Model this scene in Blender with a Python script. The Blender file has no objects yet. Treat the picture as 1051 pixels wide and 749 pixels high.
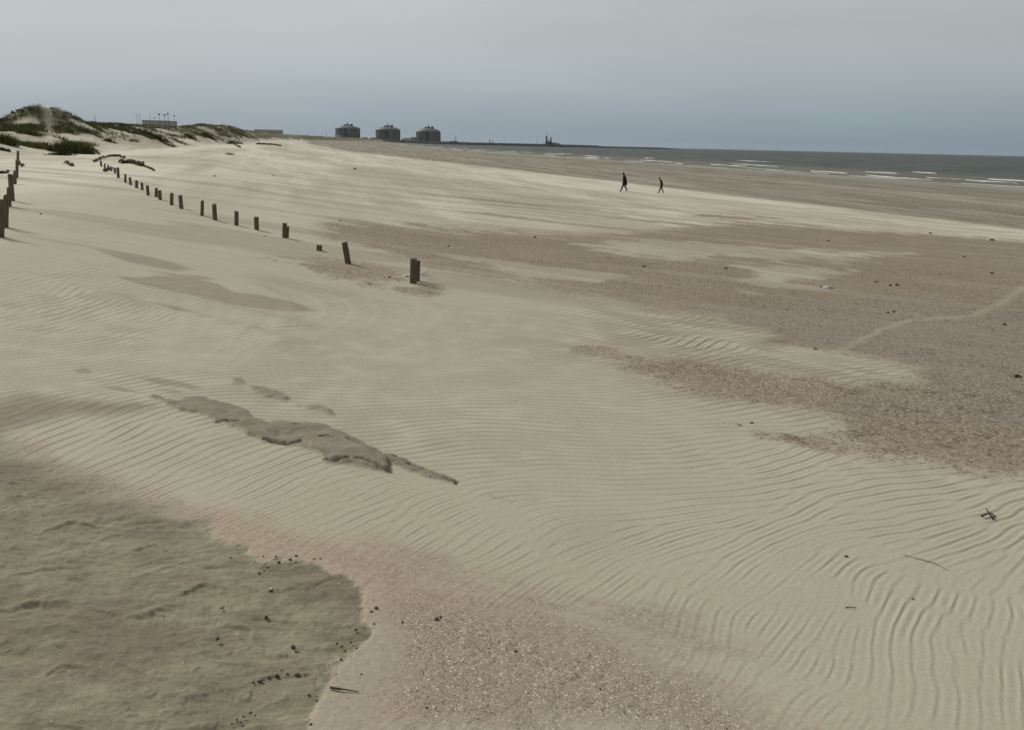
import bpy, bmesh, math, random
import numpy as np
from mathutils import Matrix, Vector

random.seed(11)
RNG = np.random.default_rng(11)
C = bpy.context.scene.collection
HAZE = 1.2e-5
EYE = 6.5                      # eye height above the sea, sea level is z = 0
R = math.radians

# ------------------------------------------------------------------ helpers
def obj(name, me, mat=None, parent=None, loc=None):
    o = bpy.data.objects.new(name, me)
    C.objects.link(o)
    if mat is not None:
        me.materials.append(mat)
    if parent is not None:
        o.parent = parent
    if loc is not None:
        o.location = loc
    return o

def tag(o, label=None, cat=None, group=None, kind=None):
    if label: o['label'] = label
    if cat: o['category'] = cat
    if group: o['group'] = group
    if kind: o['kind'] = kind
    return o

def empty(name, loc, label, cat, group=None, rz=0.0):
    o = bpy.data.objects.new(name, None)
    C.objects.link(o)
    o.empty_display_size = 0.1
    o.location = loc
    o.rotation_euler = (0, 0, rz)
    return tag(o, label, cat, group)

def np_mesh(name, verts, quads=None, tris=None, attrs=None, smooth=True, cols=None):
    me = bpy.data.meshes.new(name)
    verts = np.asarray(verts, np.float32)
    me.vertices.add(len(verts))
    me.vertices.foreach_set('co', verts.ravel())
    q = np.zeros((0, 4), np.int32) if quads is None else np.asarray(quads, np.int32)
    t = np.zeros((0, 3), np.int32) if tris is None else np.asarray(tris, np.int32)
    idx = np.concatenate([q.ravel(), t.ravel()])
    me.loops.add(len(idx))
    me.loops.foreach_set('vertex_index', idx)
    n = len(q) + len(t)
    me.polygons.add(n)
    start = np.concatenate([np.arange(len(q)) * 4, len(q) * 4 + np.arange(len(t)) * 3]).astype(np.int32)
    me.polygons.foreach_set('loop_start', start)
    me.polygons.foreach_set('use_smooth', np.full(n, smooth, bool))
    me.update(calc_edges=True)
    for k, v in (attrs or {}).items():
        a = me.attributes.new(k, 'FLOAT', 'POINT')
        a.data.foreach_set('value', np.asarray(v, np.float32))
    for k, v in (cols or {}).items():
        a = me.attributes.new(k, 'FLOAT_COLOR', 'POINT')
        a.data.foreach_set('color', np.asarray(v, np.float32).ravel())
    return me

def sstep(a, b, x):
    t = np.clip((np.asarray(x, float) - a) / (b - a), 0, 1)
    return t * t * (3 - 2 * t)

def _hash(ix, iy, seed):
    h = (ix.astype(np.int64) * 374761393 + iy.astype(np.int64) * 668265263 + seed * 974711) & 0x7fffffff
    h = ((h ^ (h >> 13)) * 1274126177) & 0x7fffffff
    h = h ^ (h >> 16)
    return (h & 0xffff) / 32767.5 - 1.0

def vnoise(x, y, seed=0):
    x = np.asarray(x, float); y = np.asarray(y, float)
    ix = np.floor(x).astype(np.int64); iy = np.floor(y).astype(np.int64)
    fx = x - ix; fy = y - iy
    fx = fx * fx * fx * (fx * (fx * 6 - 15) + 10); fy = fy * fy * fy * (fy * (fy * 6 - 15) + 10)
    a = _hash(ix, iy, seed); b = _hash(ix + 1, iy, seed)
    c = _hash(ix, iy + 1, seed); d = _hash(ix + 1, iy + 1, seed)
    return a + (b - a) * fx + (c - a) * fy + (a - b - c + d) * fx * fy

def fbm(x, y, seed=0, octv=4, gain=0.5):
    s = 0; amp = 1.0; f = 1.0
    for k in range(octv):
        s = s + amp * vnoise(x * f + 17.3 * k, y * f - 9.1 * k, seed + k)
        amp *= gain; f *= 2.03
    return s

# ------------------------------------------------------------------ camera
PW, PH, FPX = 1051.0, 749.0, 800.0
PITCH = math.atan(226.3 / FPX); ROLL = math.atan(0.0228)
F_ = np.array([0, math.cos(PITCH), -math.sin(PITCH)])
R0 = np.array([1.0, 0, 0]); U0 = np.array([0, math.sin(PITCH), math.cos(PITCH)])
R_ = R0 * math.cos(ROLL) + U0 * math.sin(ROLL)
U_ = -R0 * math.sin(ROLL) + U0 * math.cos(ROLL)
cam = bpy.data.cameras.new('camera'); camo = bpy.data.objects.new('camera', cam); C.objects.link(camo)
m = Matrix(((R_[0], U_[0], -F_[0], 0), (R_[1], U_[1], -F_[1], 0), (R_[2], U_[2], -F_[2], EYE), (0, 0, 0, 1)))
camo.matrix_world = m
cam.sensor_width = 36; cam.lens = 36 * FPX / PW
cam.clip_start = 0.1; cam.clip_end = 60000
bpy.context.scene.camera = camo

def ray(px, py):
    d = F_ + (px - PW / 2) / FPX * R_ + (PH / 2 - py) / FPX * U_
    return d

# ------------------------------------------------------------------ terrain
CS, SN = 0.966, 0.2586        # the coast runs 15 degrees left of the view
def shore(x, y):
    """s: metres seaward across the coast (bending in the far distance), t: metres along it"""
    far = np.maximum(0, y - 600)
    return CS * x + SN * y - 5.5e-5 * np.minimum(far, 6000) ** 2, -SN * x + CS * y

PS = [-4000, -60, -17, -10, -6, 0, 3, 10, 20, 45, 60, 100, 145, 190, 260, 600, 20000]
PD = [-1.6, -1.6, -1.55, -1.5, -1.62, -2.2, -2.5, -2.95, -3.5, -4.85, -5.25, -5.9, -6.45, -7.6, -9.0, -12, -14]
_u = np.linspace(-80, 300, 3801)
_k = np.exp(-0.5 * (np.arange(-60, 61) / 22.0) ** 2); _k /= _k.sum()
_pd = np.convolve(np.pad(np.interp(_u, PS, PD), 60, mode='edge'), _k, mode='valid')
def profile(s):
    return np.where((s > -80) & (s < 300), np.interp(s, _u, _pd), np.interp(s, PS, PD))

def zat(px, py, Y):            # height of a sight line at depth Y
    d = ray(px, py)
    return EYE + d[2] / d[1] * Y
HT, HC = [-4000, 60], [0.3, 0.3]
for px, py in [(0,132),(20,127),(43,123.5),(62,123),(90,123.5),(112,128.5),(135,128.8),(165,130),(190,130.5),(205,128.5),(225,128.5),(240,132.5),(265,135.8),(285,138.3),(297,140.0)]:
    a_ = (px - 525.5) * math.cos(PITCH) / FPX
    Y_ = min(27.5 / -(CS * a_ + SN * 1.0), 2600)
    HT.append(Y_ * (CS - SN * a_)); HC.append(zat(px, py, Y_) - EYE - 0.3)
HT += [4200, 7000]; HC += [5, 5]

def feat(x, y):               # coordinates in which feature outlines are drawn: bearing and log distance
    r = np.sqrt(x * x + y * y) + 1e-6
    return np.arctan2(x, y), np.log(r) * 0.35

def base_h(x, y):
    s, t = shore(x, y)
    d = profile(s)
    r = np.sqrt(x * x + y * y)
    w = 1 - sstep(5.0, 17.0, r)
    near = -(1.46 + 0.068 * np.clip(y, -6, 20) + 0.035 * np.clip(x, -12, 12))
    d = d * (1 - w) + near * w
    # low swells of blown sand
    far = sstep(4, 30, r)
    d = d + 0.05 * far * fbm(x / 7.0, y / 7.0, 3, 3) * (1 - sstep(60, 120, s))
    d = d + 0.055 * sstep(15, 60, r) * fbm(s / 8.0, t / 30.0, 8, 4) * (1 - sstep(40, 70, s))
    # dunes
    q = -17.0 - s + 2.2 * fbm(t / 14.0, s / 30.0, 21, 3) * sstep(20, 60, r)
    hc = np.interp(t, HT, HC)
    back = 1 - 0.7 * sstep(13, 32, q)
    shp = 0.42 * sstep(0, 5.5, q) + 0.58 * sstep(3.5, 11.5, q)
    dune = (hc + 1.6) * shp * back
    rough = sstep(1.0, 6.0, q)
    dune = dune + rough * (0.42 * fbm(x / 5.5, y / 5.5, 31, 4) + 0.5 * np.abs(fbm(x / 16.0, y / 16.0, 37, 2)) - 0.3) * (0.55 + 0.45 * sstep(3, 8, q))
    tt = t - 106.0
    peak = np.exp(-np.where(tt < 0, (np.abs(tt) / 2.6) ** 1.6, (np.abs(tt) / 4.6) ** 1.4)) * np.exp(-((s + 29.0) / 4.2) ** 2) * (r < 300)
    d = d + np.where(q > 0, dune + 1.75 * peak, 0)
    return d + EYE

_cache = {}
def at(px, py, fn=None, dz=0.0):
    """the point of the ground seen at a place of the photograph"""
    fn = fn or H
    d = ray(px, py); d = d / np.linalg.norm(d)
    ts = np.exp(np.linspace(math.log(1.0), math.log(6000), 5000))
    X = d[0] * ts; Y = d[1] * ts; Z = EYE + d[2] * ts
    g = fn(X, Y) - Z
    i = int(np.argmax(g > 0)) if (g > 0).any() else len(ts) - 1
    if i > 0 and g[i] > 0:
        f = -g[i - 1] / (g[i] - g[i - 1] + 1e-12)
        t = ts[i - 1] + f * (ts[i] - ts[i - 1])
    else:
        t = ts[i]
    x, y = d[0] * t, d[1] * t
    return Vector((x, y, float(fn(np.array([x]), np.array([y]))[0]) + dz))

def far_pt(px, Y, z=0.0):      # a point on a bearing at depth Y
    return Vector(((px - PW / 2) / FPX * Y * 0.9635 , Y, z))

def bearing(px, Y):            # bearing through the horizon pixel of that column
    hy = 148.2 - (PW / 2 - px) * 0.0228
    d = ray(px, hy)
    return d[0] / d[1] * Y, Y

# ---- feature outlines, as read off the photograph and laid on the ground
class Poly:
    def __init__(s, pts, fn=base_h):
        P = np.array([[*at(px, py, fn)[:2]] for px, py in pts])
        s.world = P
        a, l = feat(P[:, 0], P[:, 1])
        s.a, s.l = a, l
    def sd(s, a, l):           # signed distance, positive inside
        out = np.full(a.shape, -1.0)
        pad = 0.12
        sel = (a > s.a.min() - pad) & (a < s.a.max() + pad) & (l > s.l.min() - pad) & (l < s.l.max() + pad)
        A = a[sel]; L = l[sel]
        if A.size == 0: return out
        dmin = np.full(A.shape, 9.0); ins = np.zeros(A.shape, bool)
        n = len(s.a)
        for i in range(n):
            x0, y0, x1, y1 = s.a[i], s.l[i], s.a[(i + 1) % n], s.l[(i + 1) % n]
            ex, ey = x1 - x0, y1 - y0
            tt = np.clip(((A - x0) * ex + (L - y0) * ey) / (ex * ex + ey * ey + 1e-12), 0, 1)
            dmin = np.minimum(dmin, (A - x0 - tt * ex) ** 2 + (L - y0 - tt * ey) ** 2)
            c = ((y0 > L) != (y1 > L))
            with np.errstate(divide='ignore', invalid='ignore'):
                xi = x0 + (L - y0) * ex / (ey if abs(ey) > 1e-12 else 1e-12)
            ins ^= c & (A < xi)
        d = np.sqrt(dmin)
        out[sel] = np.where(ins, d, -d)
        return out

class Line:
    def __init__(s, pts, fn=base_h):
        P = np.array([[*at(px, py, fn)[:2]] for px, py in pts])
        s.P = P
    def dist(s, x, y):
        out = np.full(x.shape, 99.0)
        pad = 1.5
        sel = (x > s.P[:, 0].min() - pad) & (x < s.P[:, 0].max() + pad) & (y > s.P[:, 1].min() - pad) & (y < s.P[:, 1].max() + pad)
        A = x[sel]; B = y[sel]
        if A.size == 0: return out
        dm = np.full(A.shape, 1e9)
        for i in range(len(s.P) - 1):
            x0, y0 = s.P[i]; x1, y1 = s.P[i + 1]
            ex, ey = x1 - x0, y1 - y0
            tt = np.clip(((A - x0) * ex + (B - y0) * ey) / (ex * ex + ey * ey + 1e-12), 0, 1)
            dm = np.minimum(dm, (A - x0 - tt * ex) ** 2 + (B - y0 - tt * ey) ** 2)
        out[sel] = np.sqrt(dm)
        return out

LUMP = Poly([(147,409),(165,410),(180,414),(196,408),(207,407),(222,413),(240,418),(252,421),(262,432),(275,436),(300,435),(325,436),(345,441),(360,447),(378,457),(390,468),(412,474),(442,487),(474,500),(466,504),(440,497),(418,489),(402,481),(404,489),(395,492),(370,487),(345,481),(334,479),(322,470),(305,464),(285,461),(272,459),(250,449),(225,440),(205,433),(185,428),(165,419)])
LUMP_TOP = Poly([(310,455),(330,448),(352,450),(372,458),(388,468),(398,478),(402,488),(394,490),(368,484),(340,478),(320,468)])
CHIPS = [Poly(p) for p in (
    [(254,397),(270,396),(284,401),(295,409),(292,412),(275,409),(258,404)],
    [(305,416),(325,415),(340,420),(345,427),(338,427),(318,422)],
    [(497,513),(512,515),(528,521),(524,523),(506,519)],
    [(232,386),(246,387),(250,393),(238,394)])]
DAMP = [Poly(p) for p in (
    [(135,387),(160,386),(185,390),(212,398),(200,401),(165,396)],
    [(104,396),(125,397),(148,405),(130,405),(112,402)],
    [(155,399),(180,398),(196,404),(175,406)],
    [(74,379),(88,376),(98,381),(92,385),(78,384)],
    [(120,287),(160,282),(200,283),(225,290),(240,299),(265,302),(300,310),(328,319),(300,320),(240,314),(190,304),(150,297)],
    [(95,255),(150,262),(200,276),(180,277),(130,268)],
    [(150,277),(210,282),(230,287),(190,286)],
    [(155,312),(185,316),(205,322),(180,322)])]
HOLLOW = Poly([(-60,420),(0,452),(60,481),(110,500),(160,518),(210,541),(240,560),(268,573),(300,569),(330,577),(355,591),(368,606),(370,628),(378,650),(372,665),(350,678),(330,696),(326,720),(320,749),(310,800),(-150,800),(-150,500)])
BRIM = Poly([(-40,410),(0,412),(30,409),(60,412),(110,417),(160,421),(120,428),(70,428),(30,438),(0,452),(-40,440)])
BAND = Poly([(-60,400),(0,432),(100,472),(200,512),(300,540),(380,552),(440,580),(520,612),(600,640),(700,672),(800,712),(850,745),(870,800),(200,800),(240,700),(300,650),(300,610),(250,590),(200,570),(120,530),(40,496),(-60,450)])
COARSE = Poly([(330,576),(390,570),(450,592),(520,616),(580,640),(630,655),(700,684),(780,716),(820,800),(400,800),(392,720),(415,690),(398,640),(380,600)])
OLIVE = Poly([(560,670),(640,668),(740,700),(830,740),(850,800),(540,800),(530,720)])
APRON = Poly([(330,640),(372,640),(392,636),(406,660),(402,690),(388,710),(392,749),(396,800),(240,800),(260,740),(280,690)])
SHELL = Poly([(330,234),(350,226),(420,229),(500,236),(560,240),(640,238),(700,231),(766,227),(876,235),(960,240),(1060,248),(1200,262),(1500,300),(1500,640),(1200,535),(1060,488),(951,466),(900,458),(866,450),(880,440),(860,428),(845,420),(806,412),(741,398),(690,388),(650,377),(700,371),(751,377),(806,386),(876,393),(946,387),(951,378),(906,369),(846,360),(791,352),(798,337),(746,325),(676,315),(626,302),(526,288),(450,272),(390,258),(345,248)])
SHELL_GREY = Poly([(700,322),(780,305),(880,300),(1000,310),(1200,330),(1200,480),(1060,450),(960,420),(860,420),(960,390),(900,366),(800,350),(800,336)])
SANDIN = [Poly(p) for p in (
    [(470,267),(540,271),(640,282),(622,287),(540,284)],
    [(590,250),(680,248),(760,252),(850,258),(930,260),(850,264),(760,262),(690,265),(620,258)],
    [(765,270),(830,272),(875,278),(830,288),(800,298),(768,296)],
    [(560,228),(640,224),(720,232),(640,237),(590,240)])]
SHELL2 = [Poly(p) for p in (
    [(585,355),(605,353),(628,360),(650,366),(672,371),(655,372),(620,366),(590,360)],
    [(746,433),(765,436),(800,446),(850,452),(900,460),(952,467),(900,462),(840,455),(790,447)],
    [(262,266),(330,268),(400,277),(425,290),(385,294),(330,283),(290,275)],
    [(400,292),(440,288),(470,296),(440,304),(410,302)],
    [(700,222),(740,220),(800,224),(760,227)])]
TRACK = Line([(858,361),(880,350),(905,338),(935,327),(975,325),(1000,322),(1030,308),(1060,290)])
RIDGES = [(Line([(20,252),(38,260),(70,270),(106,283),(165,300),(230,318),(300,335)]), 0.05, 0.25),
          (Line([(-20,272),(25,285),(90,300),(162,318),(220,333),(290,352)]), 0.05, 0.22),
          (Line([(-20,405),(30,406),(90,412),(150,420),(260,450),(380,488),(470,512),(560,535)]), 0.035, 0.30)]

CRACKS = [Line(p) for p in (
    [(224,439),(236,440),(246,441)], [(272,458),(284,460),(298,462),(309,460)], [(334,478),(346,479),(358,478)],
    [(366,479),(378,482),(392,488),(402,491)], [(384,466),(394,470),(404,473),(412,473)], [(420,481),(436,488),(452,495),(468,501)], [(330,459),(336,458),(341,459)], [(357,457),(364,461),(371,464)], [(298,442),(304,441),(308,442)])]
LEDGES = [Line(p) for p in (
    [(-20,616),(10,617),(35,613)], [(85,614),(95,618),(108,622)], [(132,624),(148,623),(166,620)], [(48,682),(60,676),(75,675),(92,682)], [(-10,492),(14,490),(30,492)], [(48,538),(70,533),(95,537)],
    [(135,560),(158,555),(175,563)], [(230,635),(244,640),(262,652),(280,668)], [(10,585),(45,578),(70,580)], [(180,600),(205,596),(222,602)], [(268,690),(285,686),(305,690),(320,692),(327,705)], [(290,570),(305,569),(325,573),(345,588)])]

def H(x, y):
    x = np.asarray(x, float); y = np.asarray(y, float)
    z = base_h(x, y)
    r = np.sqrt(x * x + y * y)
    n = r < 26
    if n.any():
        zx = z[n]; X = x[n]; Y = y[n]
        a, l = feat(X, Y)
        wob = 0.006 * fbm(X * 5, Y * 5, 51, 3)
        hd = HOLLOW.sd(a, l)
        zx = zx - 0.04 * sstep(-0.05, 0.16, hd)
        for ln, hh, wd in RIDGES:
            zx = zx + hh * np.exp(-(ln.dist(X, Y) / wd) ** 2)
        ld = LUMP.sd(a, l) + wob * 0.5
        up = sstep(-0.0008, 0.0022, ld)
        zx = zx + up * (0.018 + 0.017 * sstep(0, 0.02, ld) + 0.012 * fbm(X * 3.1, Y * 3.1, 77, 3))
        lt = LUMP_TOP.sd(a, l) + wob * 0.5
        zx = zx + 0.013 * sstep(-0.0005, 0.002, lt)
        for c in CHIPS:
            cd = c.sd(a, l) + wob * 0.5
            zx = zx + 0.02 * sstep(-0.002, 0.006, cd)
        sd = SHELL.sd(a, l)
        zx = zx - 0.03 * sstep(-0.01, 0.03, sd) * sstep(3, 8, np.sqrt(X * X + Y * Y))
        z = z.copy(); z[n] = zx
    return z

# ---- wind ripples: a pattern grown by repeated directional filtering of noise
TH = [(560,400,-2),(560,440,-4),(640,430,-6),(700,420,9),(850,430,10),(980,480,10),(750,500,-2),(600,500,-4),(900,540,7),(1000,550,6),(450,470,6),(480,520,16),(400,520,12),(330,540,28),(250,500,16),(150,460,24),(60,440,22),(100,430,14),(420,560,38),(560,590,26),(650,580,18),(570,630,70),(650,620,40),(700,640,52),(800,620,42),(880,640,70),(960,650,92),(1000,680,94),(880,700,86),(800,690,66),(700,690,78),(780,570,14),(880,580,9),(1040,600,55),(1045,700,98),(200,350,-2),(100,320,12),(50,300,20),(150,330,16),(300,400,-3),(400,330,-3),(400,400,-2),(600,340,6),(700,350,9),(50,380,4),(200,300,0),(50,260,-4)]
_tp = []; _tc = []
for px, py, t in TH:           # crest directions as they run on the ground
    c_, s_ = 5 * math.cos(R(t)), 5 * math.sin(R(t))
    p0 = at(px - c_, py + s_, base_h); p1 = at(px + c_, py - s_, base_h)
    _tp.append(((p0.x + p1.x) / 2, (p0.y + p1.y) / 2)); _tc.append(2 * math.atan2(p1.y - p0.y, p1.x - p0.x))
_tp = np.array(_tp); _tc = np.array(_tc)
_ta, _tl = feat(_tp[:, 0], _tp[:, 1])
def theta(x, y):
    a, l = feat(x, y)
    c = np.zeros(a.shape); s = np.zeros(a.shape)
    for i in range(len(_ta)):
        w = 1.0 / ((a - _ta[i]) ** 2 + (l - _tl[i]) ** 2 + 0.004) ** 1.6
        c += w * math.cos(_tc[i]); s += w * math.sin(_tc[i])
    return 0.5 * np.arctan2(s, c)

RP, RL0, RR0 = 0.35, 0.058, 2.6      # the ripples widen downwind: length RL0 at RR0 metres, growing as r ** (1 - RP)
def rip_len(r):
    return RL0 * (r / RR0) ** (1 - RP)

class Ripple:
    """grown on the conformal plane w = z ** RP, where the ripple length is constant"""
    def __init__(s, seed, iters=4):
        lam = RL0 * RP * RR0 ** (RP - 1)
        s.lam = lam; step = lam / 7.0; s.step = step
        s.x0, x1, s.y0, y1 = 0.98, 2.78, -0.78, 0.78
        nx = int((x1 - s.x0) / step); ny = int((y1 - s.y0) / step)
        X, Y = np.meshgrid(s.x0 + np.arange(nx) * step, s.y0 + np.arange(ny) * step)
        W = (X + 1j * Y)[::6, ::6]
        Z = np.abs(W) ** (1 / RP) * np.exp(1j * np.angle(W) / RP)
        wx, wy = -Z.imag, Z.real
        th = theta(wx, wy) - math.pi / 2 + (RP - 1) * np.angle(Z)
        th = th + 0.20 * fbm(W.real / 0.10, W.imag / 0.10, 91, 3)
        up = lambda q: q.repeat(6, 0).repeat(6, 1)[:ny, :nx]
        th = 0.5 * np.arctan2(up(np.sin(2 * th)), up(np.cos(2 * th)))
        # keep one sense of the lee side: towards the camera or to the right
        flip = np.cos(th + math.pi / 4) < 0
        s.th = np.where(flip, th + math.pi, th).astype(np.float32)
        kx = np.fft.rfftfreq(nx, step)[None, :]; ky = np.fft.fftfreq(ny, step)[:, None]
        kk = np.sqrt(kx * kx + ky * ky); ka = np.arctan2(ky, kx)
        NB = 12; k0 = 1.0 / lam
        rad = np.exp(-0.5 * ((kk - k0) / (0.20 * k0)) ** 2)
        filt = []
        for b in range(NB):
            nang = math.pi * b / NB + math.pi / 2
            da = (ka - nang + math.pi / 2) % math.pi - math.pi / 2
            filt.append((rad * np.exp(-0.5 * (da / 0.24) ** 2)).astype(np.float32))
        pos = (th % math.pi) / math.pi * NB
        i0 = np.floor(pos).astype(int) % NB; fr = pos - np.floor(pos)
        f = np.random.default_rng(seed).standard_normal((ny, nx))
        for it in range(iters):
            Fq = np.fft.rfft2(f); g = np.zeros((ny, nx))
            for b in range(NB):
                w = np.where(i0 == b, 1 - fr, 0) + np.where((i0 + 1) % NB == b, fr, 0)
                if w.any(): g += w * np.fft.irfft2(Fq * filt[b], (ny, nx))
            g /= g.std() + 1e-9
            f = np.tanh(1.2 * g)
        s.f = np.clip(g / 1.5, -1.2, 1.2).astype(np.float32)
    def _s(s, arr, x, y):
        u = (x - s.x0) / s.step; v = (y - s.y0) / s.step
        ny, nx = arr.shape
        i = np.clip(np.floor(u).astype(int), 0, nx - 2); j = np.clip(np.floor(v).astype(int), 0, ny - 2)
        fu = np.clip(u - i, 0, 1); fv = np.clip(v - j, 0, 1)
        return (arr[j, i] * (1 - fu) + arr[j, i + 1] * fu) * (1 - fv) + (arr[j + 1, i] * (1 - fu) + arr[j + 1, i + 1] * fu) * fv
    def h(s, x, y):
        z = y - 1j * x
        w = np.abs(z) ** RP * np.exp(1j * np.angle(z) * RP)
        u, v = w.real, w.imag
        j = np.clip(((v - s.y0) / s.step).astype(int), 0, s.th.shape[0] - 1); i = np.clip(((u - s.x0) / s.step).astype(int), 0, s.th.shape[1] - 1)
        th = s.th[j, i]
        dlt = 0.24 * s.lam * s._s(s.f, u, v)
        return s._s(s.f, u - dlt * np.sin(th), v + dlt * np.cos(th))
RIP = Ripple(5)

# ---- the sheet of sand
def build_ground():
    azd = np.radians(np.linspace(-39, 39, 1150))
    azc1 = np.radians(np.linspace(39.5, 180, 90)); azc0 = np.radians(np.linspace(-180, -39.5, 90))
    az = np.concatenate([azc0[1:], azd, azc1])
    r1 = np.exp(np.arange(math.log(1.15), math.log(17), 0.0025))
    r2 = np.exp(np.arange(math.log(17), math.log(420), 0.0066))
    r3 = np.exp(np.arange(math.log(420), math.log(16000), 0.022))
    r = np.concatenate([[0.05, 0.4, 0.8, 1.0], r1, r2, r3])
    A, RR = np.meshgrid(az, r)
    X = (RR * np.sin(A)).ravel(); Y = (RR * np.cos(A)).ravel()
    nr, na = A.shape
    Z = H(X, Y)
    s, t = shore(X, Y)
    rr = RR.ravel()
    att = {k: np.zeros(len(X)) for k in ('shell', 'grey', 'damp', 'wet', 'pale', 'pink', 'coarse', 'film', 'veg', 'lump', 'hollow')}
    # zones out to the wet sand
    streak = fbm(s / 5.0, t / 38.0, 61, 4)
    streak2 = fbm(s / 1.1, t / 16.0, 67, 4)
    yb = np.maximum(Y, 1)
    sb = np.interp(yb, [0, 55, 113, 150, 250, 450, 1000, 1700, 3000], [50, 49, 44, 33, 14, 7, 2, -60, -120])
    wet = sstep(-1.5, 2.0, s - sb + 3.0 * streak * sstep(20, 120, yb))
    att['wet'] = wet * (0.8 + 0.28 * streak2) * (1 - 0.5 * sstep(0.35, 0.8, streak2 + 0.3 * streak) * (1 - sstep(90, 120, s)))
    att['film'] = sstep(112, 138, s + 5 * streak)
    n = (rr < 75) & (np.abs(A.ravel()) < 0.9)
    xn, yn = X[n], Y[n]
    a, l = feat(xn, yn)
    rn0 = rr[n]
    al, ac = 0.955 * xn - 0.296 * yn, 0.296 * xn + 0.955 * yn
    sm_ = sstep(2, 14, rn0)
    wst = fbm(ac / (0.25 + 0.75 * sm_), al / (2.2 + 8 * sm_), 63, 5, 0.6)
    edge = 0.010 * fbm(xn * 1.3, yn * 1.3, 71, 4) + 0.012 * wst
    fine = 0.006 * fbm(xn * 9, yn * 9, 73, 3)
    sh = sstep(-0.022, 0.030, SHELL.sd(a, l) + edge * 1.2 + fine)
    for p in SANDIN:
        sh = sh * (1 - 0.9 * sstep(-0.016, 0.016, p.sd(a, l) + 1.5 * edge))
    for p in SHELL2:
        sh = np.maximum(sh, 0.75 * sstep(-0.006, 0.010, p.sd(a, l) + edge * 0.9 + fine))
    # drifts of sand across the shell field
    rn = rr[n]
    drift = sstep(0.20, 0.85, wst) * sstep(8, 18, rn)
    sh = sh * (1 - 0.42 * drift)
    ylo = sstep(24, 34, rn) * (1 - sstep(40, 52, rn))
    sh = np.maximum(sh, 0.6 * ylo * sstep(0.15, 0.7, wst) * sstep(2, 8, s[n]) * (1 - sstep(40, 50, s[n])))
    tr = TRACK.dist(xn, yn)
    sh = sh * (1 - 0.55 * np.exp(-(tr / (0.006 * rn)) ** 2))
    att['shell'][n] = sh
    att['grey'][n] = sstep(-0.03, 0.05, SHELL_GREY.sd(a, l) + 2 * edge)
    hd = HOLLOW.sd(a, l) + 0.008 * fbm(xn * 6, yn * 6, 53, 5, 0.6)
    fw = 0.005 + 0.020 * sstep(-0.34, -0.50, a)
    ho = sstep(-fw, fw, hd)
    att['hollow'][n] = ho
    dm = 0.0 * ho
    dm = np.maximum(dm, 0.45 * sstep(-0.04, 0.04, APRON.sd(a, l) + 2 * edge))
    for p in DAMP:
        dm = np.maximum(dm, 0.85 * sstep(-0.003, 0.0035, p.sd(a, l) + edge * 0.12))
    dm = np.maximum(dm, 0.95 * sstep(-0.012, 0.016, BRIM.sd(a, l) + 0.4 * edge))
    bl = sstep(-0.1, 0.6, wst + 0.35 * fbm(xn / 3.0, yn / 3.0, 65, 3)) * sstep(5, 11, rn)
    dm = np.maximum(dm, 0.5 * bl)
    att['damp'][n] = dm
    wob = 0.003 * fbm(xn * 5, yn * 5, 51, 3)
    ld = np.maximum(LUMP.sd(a, l) + wob, -1)
    lm = sstep(-0.002, 0.003, ld)
    for p in CHIPS:
        lm = np.maximum(lm, 0.85 * sstep(-0.003, 0.005, p.sd(a, l) + wob))
    lm0 = lm
    lm = np.maximum(lm, 0.7 * sstep(-0.010, 0.014, BRIM.sd(a, l) + 0.4 * edge))
    att['lump'][n] = lm
    lm = lm0
    bd = BAND.sd(a, l) + edge * 1.5
    pk = sstep(-0.014, 0.020, bd) * (1 - ho)
    att['pink'][n] = pk * (0.95 + 0.4 * fbm(xn * 2, yn * 2, 79, 3)) * (1 - 0.75 * sstep(-0.05, 0.06, OLIVE.sd(a, l) + 2 * edge)) * (1 - 0.8 * sstep(-0.04, 0.04, APRON.sd(a, l) + 2 * edge))
    co = sstep(-0.055, 0.085, COARSE.sd(a, l) + edge * 2.5 + 0.020 * fbm(xn * 2.2, yn * 2.2, 75, 4)) * (1 - ho)
    att['coarse'][n] = co
    # pale blown sand on the upper and outer beach, streaked along the coast
    att['pale'] = np.clip(sstep(12, 40, rr) * (0.66 + 0.55 * streak + 0.45 * streak2), 0, 1) * (1 - att['shell'])
    att['damp'] = np.maximum(att['damp'], 0.42 * sstep(0.15, 0.8, streak2 - 0.4 * streak + 0.5 * fbm(X / 9.0, Y / 5.0, 69, 4)) * sstep(35, 60, rr) * (1 - att['wet']))
    # grown-over dune ground
    q = -17.0 - s
    v = sstep(-0.1, 0.35, fbm(X / 5.0, Y / 5.0, 41, 4) + 0.10 * (q - 6.5) + 0.3 * sstep(125, 170, t) + 0.4 * sstep(190, 260, t) + 0.6 * sstep(350, 600, t))
    att['veg'] = np.where(q > 3.0, v, 0)
    # ripples
    am = (1 - sh) * (1 - ho) * (1 - 0.9 * lm) * (1 - 0.8 * co) * (1 - 0.97 * sstep(0.0, 0.10, bd)) * (1 - 0.35 * dm)
    nearp = 1 - sstep(3.0, 4.5, rn)
    am = am * (1 - sstep(-0.05, 0.02, APRON.sd(a, l)))
    patch = 0.95 + 0.22 * fbm(xn / 1.6, yn / 1.6, 83, 3) + nearp * (0.75 * fbm(xn / 0.30, yn / 0.30, 84, 3) - 0.08)
    am = am * np.clip(patch, 0.12, 1.2)
    inA = (rn < 17.5) & (rn > 1.1) & (np.abs(np.arctan2(xn, yn)) < 0.74)
    fa = np.zeros(len(xn)); fa[inA] = RIP.h(xn[inA], yn[inA])
    rz = fa * 0.056 * rip_len(rn) * np.interp(rn, [1.5, 2.4, 3.4, 4.6, 11, 16.5], [0.15, 0.25, 0.56, 1.0, 1.2, 0.0])
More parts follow.
